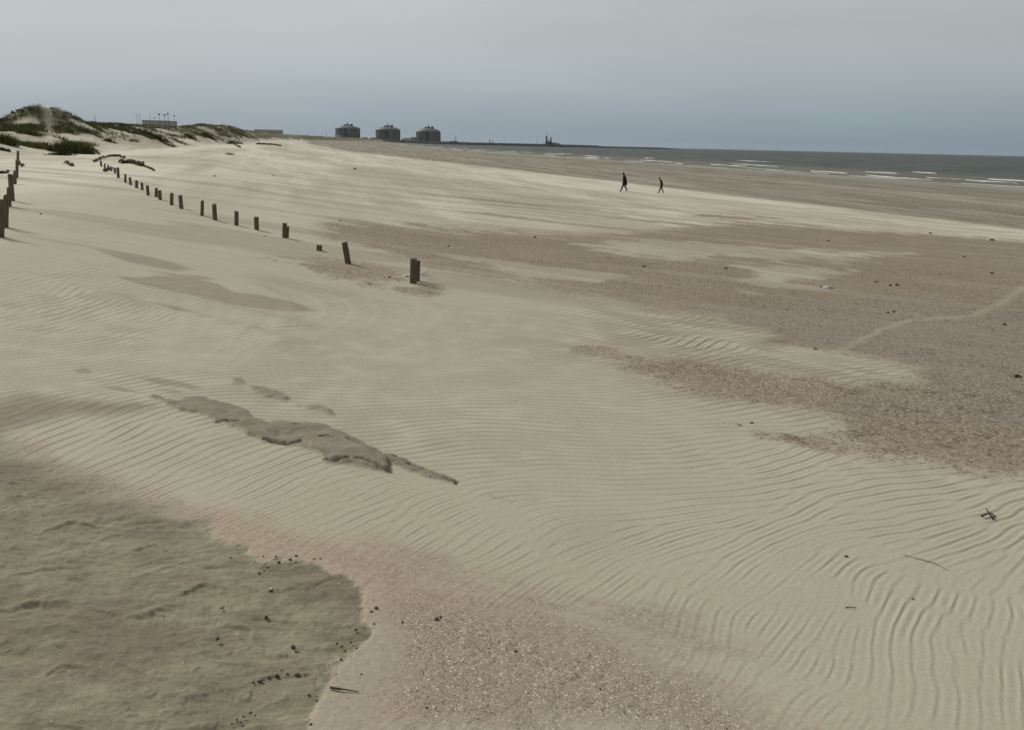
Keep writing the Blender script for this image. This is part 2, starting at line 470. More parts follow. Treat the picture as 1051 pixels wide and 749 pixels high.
    zn = Z[n] + rz * am + 0.022 * wst * sstep(5, 12, rn) * (1 - sh)
    att['pink'][n] = np.clip(att['pink'][n] + 0.5 * sstep(-0.09, 0.0, bd) * sstep(0.1, 0.9, -fa) * (1 - ho) * sstep(0.02, 0.0, hd), 0, 1.2)
    # scoured relief of the hollow
    sc = fbm(xn * 1.7 + 0.8 * fbm(xn * 1.1, yn * 1.6, 5, 3), yn * 4.6 + 0.9 * fbm(xn * 1.4, yn * 1.4, 7, 3), 87, 6, 0.55)
    sc2 = 1 - np.abs(fbm(xn * 0.9 + 3, yn * 3.4 + 0.5 * fbm(xn * 2, yn * 2, 6, 3), 89, 3))
    zn = zn + ho * (0.010 * sc + 0.004 * sstep(0.8, 1.0, sc2) + 0.0022 * fbm(xn * 26, yn * 38, 88, 3) + 0.0040 * sstep(0.62, 0.95, fbm(xn * 22, yn * 22, 90, 2)) * sstep(0.0, 0.6, fbm(xn * 1.3, yn * 1.3, 92, 2)) - 0.002)
    for c in CRACKS:
        zn = zn - 0.034 * np.exp(-(c.dist(xn, yn + 0.012 * fbm(xn * 16, yn * 16, 97, 2)) / 0.010) ** 2)
    for kk, c in enumerate(LEDGES):
        j_ = 0.03 * fbm(xn * 9, yn * 9, 101 + kk, 3)
        zn = zn + ho * (0.006 * np.exp(-(c.dist(xn, yn + j_ - 0.016) / 0.022) ** 2) - 0.005 * np.exp(-(c.dist(xn, yn + j_ + 0.004) / 0.008) ** 2))
    # gravelly grain
    gr = fbm(xn * 38, yn * 38, 93, 2)
    zn = zn + gr * (0.0018 * np.maximum(co, 0.5 * pk) + 0.006 * sh * sstep(3, 9, rn))
    ly = fbm(xn * 2.6, yn * 4.0, 96, 4) * 2.2
    zn = zn + lm * (0.003 * fbm(xn * 14, yn * 14, 95, 3) + 0.0035 * (np.floor(ly) + sstep(0.7, 1.0, ly - np.floor(ly))))
    Z[n] = zn
    verts = np.stack([X, Y, Z], 1)
    i = np.arange(nr - 1)[:, None] * na + np.arange(na - 1)[None, :]
    q0 = np.stack([i, i + 1, i + na + 1, i + na], -1).reshape(-1, 4)
    q0 = q0[:, ::-1]
    me = np_mesh('beach', verts, q0, attrs=att)
    return me

# ------------------------------------------------------------------ materials
def nodes(name):
    mt = bpy.data.materials.new(name); mt.use_nodes = True
    nt = mt.node_tree; nt.nodes.clear()
    out = nt.nodes.new('ShaderNodeOutputMaterial'); b = nt.nodes.new('ShaderNodeBsdfPrincipled')
    nt.links.new(b.outputs[0], out.inputs[0])
    return mt, nt, b

class NB:
    def __init__(s, nt): s.nt = nt
    def n(s, t, **kw):
        x = s.nt.nodes.new(t)
        for k, v in kw.items(): setattr(x, k, v)
        return x
    def lk(s, a, b): s.nt.links.new(a, b)
    def attr(s, nm, col=False):
        a = s.n('ShaderNodeAttribute', attribute_name=nm)
        return a.outputs['Color' if col else 'Fac']
    def math(s, op, a, b=None, clamp=False):
        x = s.n('ShaderNodeMath', operation=op); x.use_clamp = clamp
        for i, v in enumerate((a, b)):
            if v is None: continue
            if isinstance(v, (int, float)): x.inputs[i].default_value = v
            else: s.lk(v, x.inputs[i])
        return x.outputs[0]
    def mix(s, fac, a, b, mode='MIX'):
        x = s.n('ShaderNodeMix', data_type='RGBA', blend_type=mode); x.clamp_factor = True
        for i, v in ((0, fac), (6, a), (7, b)):
            if isinstance(v, (int, float)): x.inputs[i].default_value = v
            elif isinstance(v, tuple): x.inputs[i].default_value = (*v, 1)
            else: s.lk(v, x.inputs[i])
        return x.outputs[2]
    def pos(s, scale=(1, 1, 1)):
        g = s.n('ShaderNodeNewGeometry')
        v = s.n('ShaderNodeVectorMath', operation='MULTIPLY'); v.inputs[1].default_value = scale
        s.lk(g.outputs['Position'], v.inputs[0])
        return v.outputs[0]
    def noise(s, vec, scale, detail=3, rough=0.55, out='Fac'):
        x = s.n('ShaderNodeTexNoise'); x.inputs['Scale'].default_value = scale; x.inputs['Detail'].default_value = detail
        x.inputs['Roughness'].default_value = rough; s.lk(vec, x.inputs['Vector'])
        return x.outputs[out]
    def voro(s, vec, scale, out='Color', feature='F1'):
        x = s.n('ShaderNodeTexVoronoi', feature=feature); x.inputs['Scale'].default_value = scale; s.lk(vec, x.inputs['Vector'])
        return x.outputs[out]
    def rng(s, v, a, b, c=0.0, d=1.0):
        x = s.n('ShaderNodeMapRange'); x.clamp = True
        for i, q in enumerate((a, b, c, d)): x.inputs[i + 1].default_value = q
        s.lk(v, x.inputs[0]); return x.outputs[0]
    def sep(s, c):
        x = s.n('ShaderNodeSeparateColor'); s.lk(c, x.inputs[0]); return x.outputs

def sand_material():
    mt, nt, b = nodes('sand')
    k = NB(nt); P = k.pos()
    A = {n: k.attr(n) for n in ('shell', 'grey', 'damp', 'wet', 'pale', 'pink', 'coarse', 'film', 'veg', 'lump', 'hollow')}
    grain = k.noise(P, 420, 2, 0.7); grain2 = k.noise(P, 60, 3, 0.6); big = k.noise(P, 0.9, 4, 0.6); mid = k.noise(P, 5, 4, 0.6)
    dry = k.mix(k.rng(big, 0.35, 0.65), (0.380, 0.358, 0.264), (0.404, 0.376, 0.288))
    dry = k.mix(k.math('MULTIPLY', A['pale'], 0.85), dry, (0.585, 0.545, 0.455))
    damp = k.mix(k.rng(mid, 0.3, 0.7), (0.245, 0.205, 0.150), (0.285, 0.245, 0.185))
    c = k.mix(A['damp'], dry, damp)
    # shelly band in the foreground
    pink = k.mix(k.rng(grain2, 0.35, 0.65), (0.312, 0.240, 0.180), (0.384, 0.302, 0.230))
    c = k.mix(k.math('MULTIPLY', A['pink'], 0.78, True), c, pink)
    v1 = k.sep(k.voro(P, 330)); v2 = k.sep(k.voro(P, 170))
    cg = k.mix(k.rng(v1[0], 0.0, 1.0), (0.195, 0.158, 0.120), (0.405, 0.338, 0.262))
    cg = k.mix(k.rng(v1[1], 0.93, 0.97), cg, (0.66, 0.58, 0.48))
    cg = k.mix(k.math('MULTIPLY', k.rng(v2[0], 0.965, 0.975), 0.9), cg, (0.70, 0.62, 0.52))
    cg = k.mix(k.math('MULTIPLY', k.rng(v2[1], 0.96, 0.97), 0.9), cg, (0.09, 0.065, 0.05))
    cm = k.rng(k.math('ADD', A['coarse'], k.math('MULTIPLY', k.math('SUBTRACT', k.noise(P, 14, 4, 0.7), 0.5), 0.9)), 0.25, 0.75)
    c = k.mix(k.math('MULTIPLY', cm, 0.85), c, cg)
    # shell field
    w1 = k.sep(k.voro(P, 85)); w2 = k.sep(k.voro(P, 42)); w3 = k.sep(k.voro(P, 9))
    patch = k.noise(k.pos((1, 1, 1)), 0.33, 5, 0.65)
    sb = k.mix(k.rng(patch, 0.38, 0.62), (0.225, 0.182, 0.116), (0.285, 0.234, 0.156))
    sg = k.mix(k.rng(patch, 0.38, 0.62), (0.198, 0.172, 0.146), (0.252, 0.220, 0.184))
    s_ = k.mix(A['grey'], sb, sg)
    s_ = k.mix(k.rng(w1[0], 0.2, 1.0, 0.0, 0.75), s_, (0.38, 0.31, 0.24))
    s_ = k.mix(k.rng(w2[0], 0.3, 1.0, 0.0, 0.55), s_, (0.10, 0.075, 0.055))
    s_ = k.mix(k.math('MULTIPLY', k.rng(w1[1], 0.97, 0.985), 0.6), s_, (0.60, 0.55, 0.47))
    s_ = k.mix(k.math('MULTIPLY', k.rng(w2[2], 0.93, 0.95), 0.7), s_, (0.05, 0.038, 0.03))
    s_ = k.mix(k.math('MULTIPLY', k.rng(w3[1], 0.96, 0.97), 0.45), s_, (0.07, 0.05, 0.04))
    sm = k.math('ADD', A['shell'], k.math('MULTIPLY', k.math('SUBTRACT', k.noise(P, 2.2, 5, 0.7), 0.5), 0.8))
    sm = k.math('ADD', sm, k.math('MULTIPLY', k.math('SUBTRACT', w2[1], 0.5), 0.55))
    sm = k.math('ADD', sm, k.math('MULTIPLY', k.math('SUBTRACT', w1[2], 0.5), 0.45))
    c = k.mix(k.math('MULTIPLY', k.rng(sm, 0.15, 0.75), k.rng(A['shell'], 0.0, 0.12)), c, s_)
    # wet flat
    Ws = k.pos((0.12, 0.025, 1))
    wn = k.noise(Ws, 2.2, 5, 0.65)
    wet = k.mix(k.rng(wn, 0.35, 0.65), (0.108, 0.088, 0.064), (0.152, 0.126, 0.094))
    wet = k.mix(A['film'], wet, (0.17, 0.155, 0.13))
    c = k.mix(A['wet'], c, wet)
    # scoured hollow
    sw = k.noise(k.pos((1.0, 2.2, 1)), 4.5, 9, 0.74)
    sw2 = k.noise(k.pos((1.0, 1.5, 1)), 1.3, 6, 0.65)
    ho = k.mix(k.rng(sw, 0.36, 0.64), (0.190, 0.176, 0.114), (0.300, 0.276, 0.188))
    ho = k.mix(k.rng(sw2, 0.46, 0.60, 0, 0.85), ho, (0.195, 0.162, 0.122))
    c = k.mix(A['hollow'], c, ho)
    lp = k.mix(k.rng(mid, 0.35, 0.7), (0.190, 0.168, 0.124), (0.250, 0.222, 0.168))
    c = k.mix(A['lump'], c, lp)
    # litter and humus under the dune grass
    c = k.mix(k.math('MULTIPLY', A['veg'], 0.75), c, (0.105, 0.100, 0.048))
    # grains
    gm = k.math('ADD', k.rng(grain, 0.25, 0.75, 0.74, 1.26), k.rng(grain2, 0.3, 0.7, -0.06, 0.06))
    cc = k.n('ShaderNodeCombineColor')
    for i in range(3): k.lk(gm, cc.inputs[i])
    c = k.mix(1.0, c, cc.outputs[0], 'MULTIPLY')
    k.lk(c, b.inputs['Base Color'])
    wf = k.math('MULTIPLY', A['film'], A['wet'])
    k.lk(k.rng(wf, 0, 1, 0.95, 0.32), b.inputs['Roughness'])
    b.inputs['Specular IOR Level'].default_value = 0.25
    # bump
    hgt = k.math('ADD', k.math('MULTIPLY', grain, 0.0010), k.math('MULTIPLY', grain2, 0.0022))
    hgt = k.math('ADD', hgt, k.math('MULTIPLY', k.math('MULTIPLY', v1[0], 0.004), A['coarse']))
    hgt = k.math('ADD', hgt, k.math('MULTIPLY', k.math('MULTIPLY', w2[0], 0.012), A['shell']))
    hgt = k.math('ADD', hgt, k.math('MULTIPLY', k.math('MULTIPLY', sw, 0.022), A['hollow']))
    bp = k.n('ShaderNodeBump'); bp.inputs['Strength'].default_value = 0.7; bp.inputs['Distance'].default_value = 1.0
    k.lk(hgt, bp.inputs['Height']); k.lk(bp.outputs[0], b.inputs['Normal'])
    return mt

def plain(name, col, col2=None, scale=8, rough=0.8, bump=0.0, stretch=(1, 1, 1), spec=0.3):
    mt, nt, b = nodes(name); k = NB(nt)
    tc = k.n('ShaderNodeTexCoord'); v = k.n('ShaderNodeVectorMath', operation='MULTIPLY'); v.inputs[1].default_value = stretch
    k.lk(tc.outputs['Object'], v.inputs[0])
    nz = k.noise(v.outputs[0], scale, 5, 0.65)
    col2 = col2 or tuple(min(1, x * 1.35) for x in col)
    k.lk(k.mix(k.rng(nz, 0.3, 0.7), col, col2), b.inputs['Base Color'])
    b.inputs['Roughness'].default_value = rough; b.inputs['Specular IOR Level'].default_value = spec
    if bump:
        bp = k.n('ShaderNodeBump'); bp.inputs['Strength'].default_value = 0.8; bp.inputs['Distance'].default_value = bump
        k.lk(nz, bp.inputs['Height']); k.lk(bp.outputs[0], b.inputs['Normal'])
    return mt

def attr_col(name, rough=0.8, trans=0.0):
    mt, nt, b = nodes(name); k = NB(nt)
    nz = k.noise(k.pos(), 30, 3)
    cc = k.n('ShaderNodeCombineColor')
    g = k.rng(nz, 0.3, 0.7, 0.85, 1.15)
    for i in range(3): k.lk(g, cc.inputs[i])
    k.lk(k.mix(1.0, k.attr('col', True), cc.outputs[0], 'MULTIPLY'), b.inputs['Base Color'])
    b.inputs['Roughness'].default_value = rough; b.inputs['Specular IOR Level'].default_value = 0.2
    return mt

M_SAND = sand_material()
M_WOOD = plain('weathered_wood', (0.055, 0.042, 0.029), (0.19, 0.152, 0.108), 9, 0.9, 0.006, (6, 6, 0.7))
M_BRUSH = plain('dry_brush', (0.045, 0.038, 0.024), (0.125, 0.105, 0.066), 12, 0.9, 0.01)
M_WEED = plain('dried_weed', (0.032, 0.026, 0.018), (0.075, 0.06, 0.042), 25, 0.9, 0.01)
M_PEB = plain('pebble_stone', (0.05, 0.043, 0.032), (0.15, 0.125, 0.09), 60, 0.7)
M_PALE = plain('pale_shell', (0.55, 0.50, 0.42), (0.72, 0.66, 0.56), 40, 0.6)
M_WHITE = plain('white_plastic', (0.70, 0.69, 0.66), (0.82, 0.81, 0.78), 20, 0.5)
M_GRASS = attr_col('dune_grass_blades')
M_SHELLS = attr_col('shell_pieces', 0.55)
M_CONC = plain('tank_concrete', (0.12, 0.13, 0.132), (0.17, 0.182, 0.178), 0.06, 0.85, 0, (1, 1, 0.2))
M_ROOF = plain('tank_roof_paint', (0.13, 0.135, 0.14), (0.18, 0.185, 0.185), 0.05, 0.6)
M_STEEL = plain('dark_steel', (0.05, 0.055, 0.06), (0.09, 0.095, 0.10), 0.3, 0.6)
M_ROCK = plain('dark_rock', (0.045, 0.046, 0.045), (0.10, 0.10, 0.095), 0.12, 0.9)
M_BLDG = plain('pale_cladding', (0.36, 0.37, 0.36), (0.46, 0.46, 0.44), 0.4, 0.7)
M_BLDG2 = plain('grey_cladding', (0.20, 0.21, 0.21), (0.28, 0.28, 0.27), 0.3, 0.7)
M_GLASS = plain('dark_glazing', (0.13, 0.14, 0.145), (0.18, 0.19, 0.195), 1, 0.25)
M_TREE = plain('far_foliage', (0.025, 0.032, 0.018), (0.06, 0.07, 0.035), 0.25, 0.9)
M_BLACK = plain('black_cloth', (0.006, 0.006, 0.007), (0.012, 0.012, 0.014), 12, 0.9)
M_DARKB = plain('dark_trousers', (0.007, 0.007, 0.008), (0.014, 0.014, 0.016), 12, 0.9)
M_SKIN = plain('skin', (0.30, 0.17, 0.11), (0.34, 0.20, 0.13), 12, 0.6)
M_HAIR = plain('dark_hair', (0.012, 0.009, 0.007), (0.03, 0.022, 0.016), 40, 0.6)
M_GULL = plain('gull_plumage', (0.22, 0.23, 0.24), (0.5, 0.5, 0.5), 6, 0.7)

# ------------------------------------------------------------------ ground and sea
tag(obj('beach', build_ground(), M_SAND), 'wide pale rippled beach with shelly drifts, dunes and wet brown flats', kind='structure')

def sea_material():
    mt, nt, b = nodes('sea_water'); k = NB(nt)
    near = k.attr('near')
    n1 = k.noise(k.pos((0.05, 0.014, 1)), 1.0, 5, 0.65)
    c = k.mix(k.rng(n1, 0.35, 0.65), (0.040, 0.053, 0.050), (0.088, 0.104, 0.096))
    c = k.mix(near, c, (0.155, 0.140, 0.105))
    k.lk(c, b.inputs['Base Color'])
    b.inputs['Roughness'].default_value = 0.55
    b.inputs['Specular IOR Level'].default_value = 0.22
    w = k.math('ADD', k.math('MULTIPLY', k.noise(k.pos((0.30, 0.16, 1)), 1.0, 4, 0.6), 1.6), k.math('MULTIPLY', k.noise(k.pos((1.2, 0.7, 1)), 1.0, 3, 0.6), 0.4))
    bp = k.n('ShaderNodeBump'); bp.inputs['Strength'].default_value = 0.6; bp.inputs['Distance'].default_value = 1.0
    k.lk(w, bp.inputs['Height']); k.lk(bp.outputs[0], b.inputs['Normal'])
    return mt

def build_sea():
    az = np.radians(np.concatenate([np.linspace(-60, -22, 20)[:-1], np.linspace(-22, 38, 560), np.linspace(38, 100, 50)[1:]]))
    r = np.exp(np.concatenate([np.arange(math.log(105), math.log(1500), 0.0045), np.arange(math.log(1500), math.log(15000), 0.03)]))
    A, RR = np.meshgrid(az, r)
    X = (RR * np.sin(A)).ravel(); Y = (RR * np.cos(A)).ravel()
    s, t = shore(X, Y)
    ph = s + 9 * fbm(t / 70.0, s / 60.0, 201, 3)
    amp = 0.30 * sstep(150, 175, s) * (1 - sstep(1200, 2600, RR.ravel())) * (0.6 + 0.5 * fbm(t / 60.0, s / 25.0, 203, 3))
    wv = np.sin(ph / 24.0 * 2 * math.pi)
    Z = amp * (np.maximum(wv, 0) ** 3 * 1.2 - 0.2) + 0.07 * sstep(146, 165, s) * fbm(s / 3.5, t / 9.0, 207, 3) * (1 - sstep(700, 1500, RR.ravel()))
    near = (1 - sstep(150, 250, s + 18 * fbm(t / 60.0, s / 18.0, 209, 3))) * 0.9
    nr, na = A.shape
    i = np.arange(nr - 1)[:, None] * na + np.arange(na - 1)[None, :]
    q = np.stack([i, i + 1, i + na + 1, i + na], -1).reshape(-1, 4)[:, ::-1]
    return np_mesh('sea', np.stack([X, Y, Z], 1), q, attrs={'near': near})
tag(obj('sea', build_sea(), sea_material()), 'grey green sea with low breaking waves along the flat beach', kind='structure')

def inv_shore(s, t):
    """world point of a shore coordinate"""
    y = SN * s + CS * t; x = CS * s - SN * t
    for _ in range(6):
        far = np.maximum(0, y - 600)
        s2 = s + 5.5e-5 * np.minimum(far, 6000) ** 2
        y = SN * s2 + CS * t; x = CS * s2 - SN * t
    return x, y

def build_foam():
    V = []; Q = []; base = 0
    rng = np.random.default_rng(5)
    def strip(sc, t0, t1, wid, hgt, seed):
        nonlocal base
        n = max(12, int((t1 - t0) / 1.1)); mth = 7
        t = np.linspace(t0, t1, n)
        ends = np.sin(np.linspace(0.02, math.pi - 0.02, n)) ** 0.4
        w = wid * ends * np.clip(0.7 + 1.0 * fbm(t / 5.0, t * 0 + seed, seed, 5), 0.06, 2)
        ctr = sc + 2.2 * fbm(t / 30.0, t * 0, seed + 3, 3) + 0.5 * fbm(t / 4.0, t * 0, seed + 5, 2)
        rows = []
        for j in range(mth):
            u = j / (mth - 1) * 2 - 1
            s = ctr + u * w * 0.5 + 0.12 * w * fbm(t / 2.0, t * 0 + j, seed + 9, 2)
            x, y = inv_shore(s, t)
            z = 0.06 + hgt * ends * (1 - u * u) * (0.8 + 0.5 * fbm(t / 3.0, t * 0 + j * 0.4, seed + 11, 2))
            if abs(u) == 1: z = z * 0 - 0.2
            rows.append(np.stack([x, y, z], 1))
        P = np.stack(rows, 1)
        V.append(P.reshape(-1, 3))
        i = np.arange(n - 1)[:, None] * mth + np.arange(mth - 1)[None, :] + base
        Q.append(np.stack([i, i + 1, i + mth + 1, i + mth], -1).reshape(-1, 4)); base += n * mth
    k = 0
    for sc, dens, wid, hgt in ((148, 0.55, 1.0, 0.04), (156, 0.42, 1.3, 0.12), (169, 0.36, 1.3, 0.16), (188, 0.28, 1.4, 0.20), (214, 0.07, 1.2, 0.2), (250, 0.04, 1.2, 0.2)):
        t = 20.0
        while t < 1500:
            ln = rng.uniform(4, 26) * (1 + t / 500)
            gap = ln * (1 - dens) / dens * rng.uniform(0.3, 1.7)
            strip(sc + rng.uniform(-3, 3), t, t + ln, wid * rng.uniform(0.6, 1.2), hgt * rng.uniform(0.6, 1.2), 300 + k)
            k += 1; t += ln + gap
    return np_mesh('surf', np.concatenate(V), np.concatenate(Q))
M_FOAM = plain('sea_foam', (0.48, 0.49, 0.48), (0.66, 0.66, 0.64), 0.8, 0.7)
tag(obj('surf', build_foam(), M_FOAM), 'broken lines of white surf along the water edge', kind='stuff')

# ------------------------------------------------------------------ fence posts
def post_mesh(h, w, seed, split=False):
    rg = random.Random(seed)
    bm = bmesh.new()
    n = 10; levels = 7
    rings = []
    prof = [1 + rg.uniform(-0.10, 0.10) for _ in range(n)]
    for j in range(levels):
        f = j / (levels - 1)
        z = -0.25 + (h + 0.25) * f
        ring = []
        for i in range(n):
            a = 2 * math.pi * i / n
            rr = w * 0.5 * prof[i] * (1 - 0.08 * f) * (1 + rg.uniform(-0.03, 0.03))
            zz = z
            if j == levels - 1: zz += rg.uniform(-0.018, 0.012) + 0.012 * math.cos(a + seed)
            ring.append(bm.verts.new((rr * math.cos(a), rr * math.sin(a), zz)))
        rings.append(ring)
    for j in range(levels - 1):
        for i in range(n):
            bm.faces.new((rings[j][i], rings[j][(i + 1) % n], rings[j + 1][(i + 1) % n], rings[j + 1][i]))
    cvt = bm.verts.new((0, 0, h - 0.006))
    for i in range(n): bm.faces.new((rings[-1][i], rings[-1][(i + 1) % n], cvt))
    bm.faces.new(list(reversed(rings[0])))
    me = bpy.data.meshes.new('fence_post'); bm.to_mesh(me); bm.free()
    return me

def post(px, py, top, w, label, lean=(0, 0), group='old stub posts in a curving row on the beach', seed=0):
    p = at(px, py)
    d = math.hypot(p.x, p.y)
    depth = p.y * math.cos(PITCH) + (EYE - p.z) * math.sin(PITCH)
    h = (py - top) * depth / FPX / math.cos(PITCH) * 1.0
    wm = w * depth / FPX
    o = obj('fence_post', post_mesh(h, wm, seed), M_WOOD, loc=p)
    o.rotation_euler = (R(lean[0]), R(lean[1]), random.uniform(0, 6))
    up = math.degrees(math.atan((px - 525.5) / (3200 - py))) + 1.3      # how an upright line leans in the view
    m = Matrix.Rotation(R(lean[1] - up), 4, 'Y') @ Matrix.Rotation(R(lean[0]), 4, 'X') @ Matrix.Rotation(random.uniform(0, 6), 4, 'Z')
    o.rotation_euler = m.to_euler()
    tag(o, label, 'post', group)
    return o

ROW = [  # px, base y, top y, width px, lean, label
 (424, 290.0, 266.0, 7.4, (0, 1), 'nearest and thickest stub post, white litter at its foot'),
 (428.6, 288.9, 268.5, 4.4, (0, 2), 'narrow broken post pressed against the right side of the nearest stub post'),
 (357.5, 271.0, 249.5, 6.2, (0, -10), 'stub post leaning left, between the nearest post and a low stump'),
 (327.5, 258.0, 252.0, 6.0, (0, 2), 'very low stump barely showing above the sand in the post row'),
 (292, 244.4, 229.8, 5.2, (0, 1), 'upright square topped post next beyond the very low stump'),
 (295.2, 243.9, 233.0, 2.6, (0, 3), 'thin splinter post touching the post beyond the low stump'),
 (263.3, 235.6, 223.2, 5.0, (0, -2), 'short post with dark shadow, second beyond the very low stump'),
 (242.6, 231.0, 217.6, 4.6, (0, 1), 'short post, third beyond the very low stump'),
 (220.8, 226.0, 210.6, 4.8, (0, -3.5), 'taller wide post tilting left, fourth beyond the very low stump'),
 (207.3, 222.0, 207.0, 3.8, (0, 2), 'slim upright post, fifth beyond the very low stump'),
 (186.3, 214.8, 201.2, 4.2, (0, -5), 'dark post tilting left, sixth beyond the very low stump'),
 (176.2, 210.0, 198.6, 3.7, (0, 1), 'pale slim post, seventh beyond the very low stump'),
 (164.3, 205.0, 196.0, 3.6, (0, -3), 'front post of the close pair in the middle of the row'),
 (160.3, 202.0, 193.5, 3.0, (0, 1), 'rear post of the close pair in the middle of the row'),
 (152.0, 199.8, 191.2, 3.3, (0, -5), 'leaning post just beyond the close pair'),
 (146.0, 194.8, 188.0, 2.8, (0, -3), 'small post, second beyond the close pair'),
 (140.2, 192.6, 185.6, 3.0, (0, 1), 'small post, third beyond the close pair'),
 (134.0, 189.2, 182.5, 2.6, (0, -6), 'small tilted post, fourth beyond the close pair'),
 (128.7, 187.5, 179.4, 2.6, (0, 0), 'small upright post, fifth beyond the close pair'),
 (121.4, 182.6, 173.0, 2.8, (0, -3), 'tall dark post in front of the half buried brush heap'),
 (118.0, 178.2, 172.8, 2.2, (0, 0), 'tiny post just left of the tall dark post by the brush heap'),
 (114.2, 175.4, 171.2, 1.9, (0, -8), 'tiny tilted post among fallen sticks near the row end'),
 (111.0, 174.0, 169.8, 1.8, (0, 3), 'tiny post, third from the far end of the row'),
 (107.6, 172.4, 168.3, 1.8, (0, 0), 'tiny post, second from the far end of the row'),
 (104.0, 171.0, 165.6, 2.0, (0, -6), 'last tiny post at the far end of the row'),
]
for i, (px, by, ty, w, ln, lb) in enumerate(ROW):
    post(px, by, ty, w, lb, ln, seed=40 + i)
LEFT = [
 (0.5, 242.5, 206.0, 6.8, (0, 1), 'nearest post of the left fence, cut by the photo edge'),
 (5.6, 233.0, 201.4, 5.6, (0, 2), 'second nearest post of the left fence, just right of the edge post'),
 (9.2, 212.5, 193.4, 5.0, (0, 1), 'third nearest post of the left fence'),
 (12.6, 205.8, 180.4, 4.6, (0, -4), 'tallest post in the middle of the left fence'),
 (15.2, 189.0, 176.0, 3.6, (0, 2), 'short post right behind the tallest post of the left fence'),
 (17.2, 182.8, 165.6, 2.9, (0, 1), 'slim post, second farthest of the left fence'),
 (18.3, 170.0, 156.0, 2.6, (0, 1), 'farthest post of the left fence with a knobbly top'),
]
for i, (px, by, ty, w, ln, lb) in enumerate(LEFT):
    post(px, by, ty, w, lb, ln, group='taller posts of the left fence line', seed=140 + i)

# ------------------------------------------------------------------ sticks, weed, pebbles and litter
def stick_mesh(pts, r0, r1, seed=0, n=7):
    """one tapered bent branch through the points"""
    bm = bmesh.new(); rings = []
    P = [Vector(p) for p in pts]
    rg = random.Random(seed)
    for i, p in enumerate(P):
        d = (P[min(i + 1, len(P) - 1)] - P[max(i - 1, 0)]).normalized()
        s_ = d.cross(Vector((0, 0, 1)));
        if s_.length < 1e-4: s_ = Vector((1, 0, 0))
        s_.normalize(); u = s_.cross(d)
        rr = r0 + (r1 - r0) * i / (len(P) - 1)
        rings.append([bm.verts.new(p + (s_ * math.cos(a) + u * math.sin(a)) * rr * rg.uniform(0.85, 1.15)) for a in [2 * math.pi * j / n for j in range(n)]])
    for i in range(len(P) - 1):
        for j in range(n):
            bm.faces.new((rings[i][j], rings[i][(j + 1) % n], rings[i + 1][(j + 1) % n], rings[i + 1][j]))
    bm.faces.new(list(reversed(rings[0]))); bm.faces.new(rings[-1])
    bmesh.ops.recalc_face_normals(bm, faces=bm.faces[:])
    me = bpy.data.meshes.new('branch'); bm.to_mesh(me); bm.free()
    for p in me.polygons: p.use_smooth = True
    return me

def rock_mesh(sx, sy, sz, seed, sub=2):
    bm = bmesh.new(); bmesh.ops.create_icosphere(bm, subdivisions=sub, radius=1)
    rg = random.Random(seed); o = Vector((rg.uniform(0, 50), rg.uniform(0, 50), rg.uniform(0, 50)))
    from mathutils import noise as mn
    for v in bm.verts:
        k = 1 + 0.35 * mn.noise(v.co * 1.2 + o) + 0.15 * mn.noise(v.co * 3.1 + o)
        v.co = Vector((v.co.x * sx, v.co.y * sy, v.co.z * sz)) * k
    me = bpy.data.meshes.new('stone'); bm.to_mesh(me); bm.free()
    for p in me.polygons: p.use_smooth = True
    return me

def px_m(p):                   # metres per photograph pixel at a point
    return (p.y * math.cos(PITCH) + (EYE - p.z) * math.sin(PITCH)) / FPX

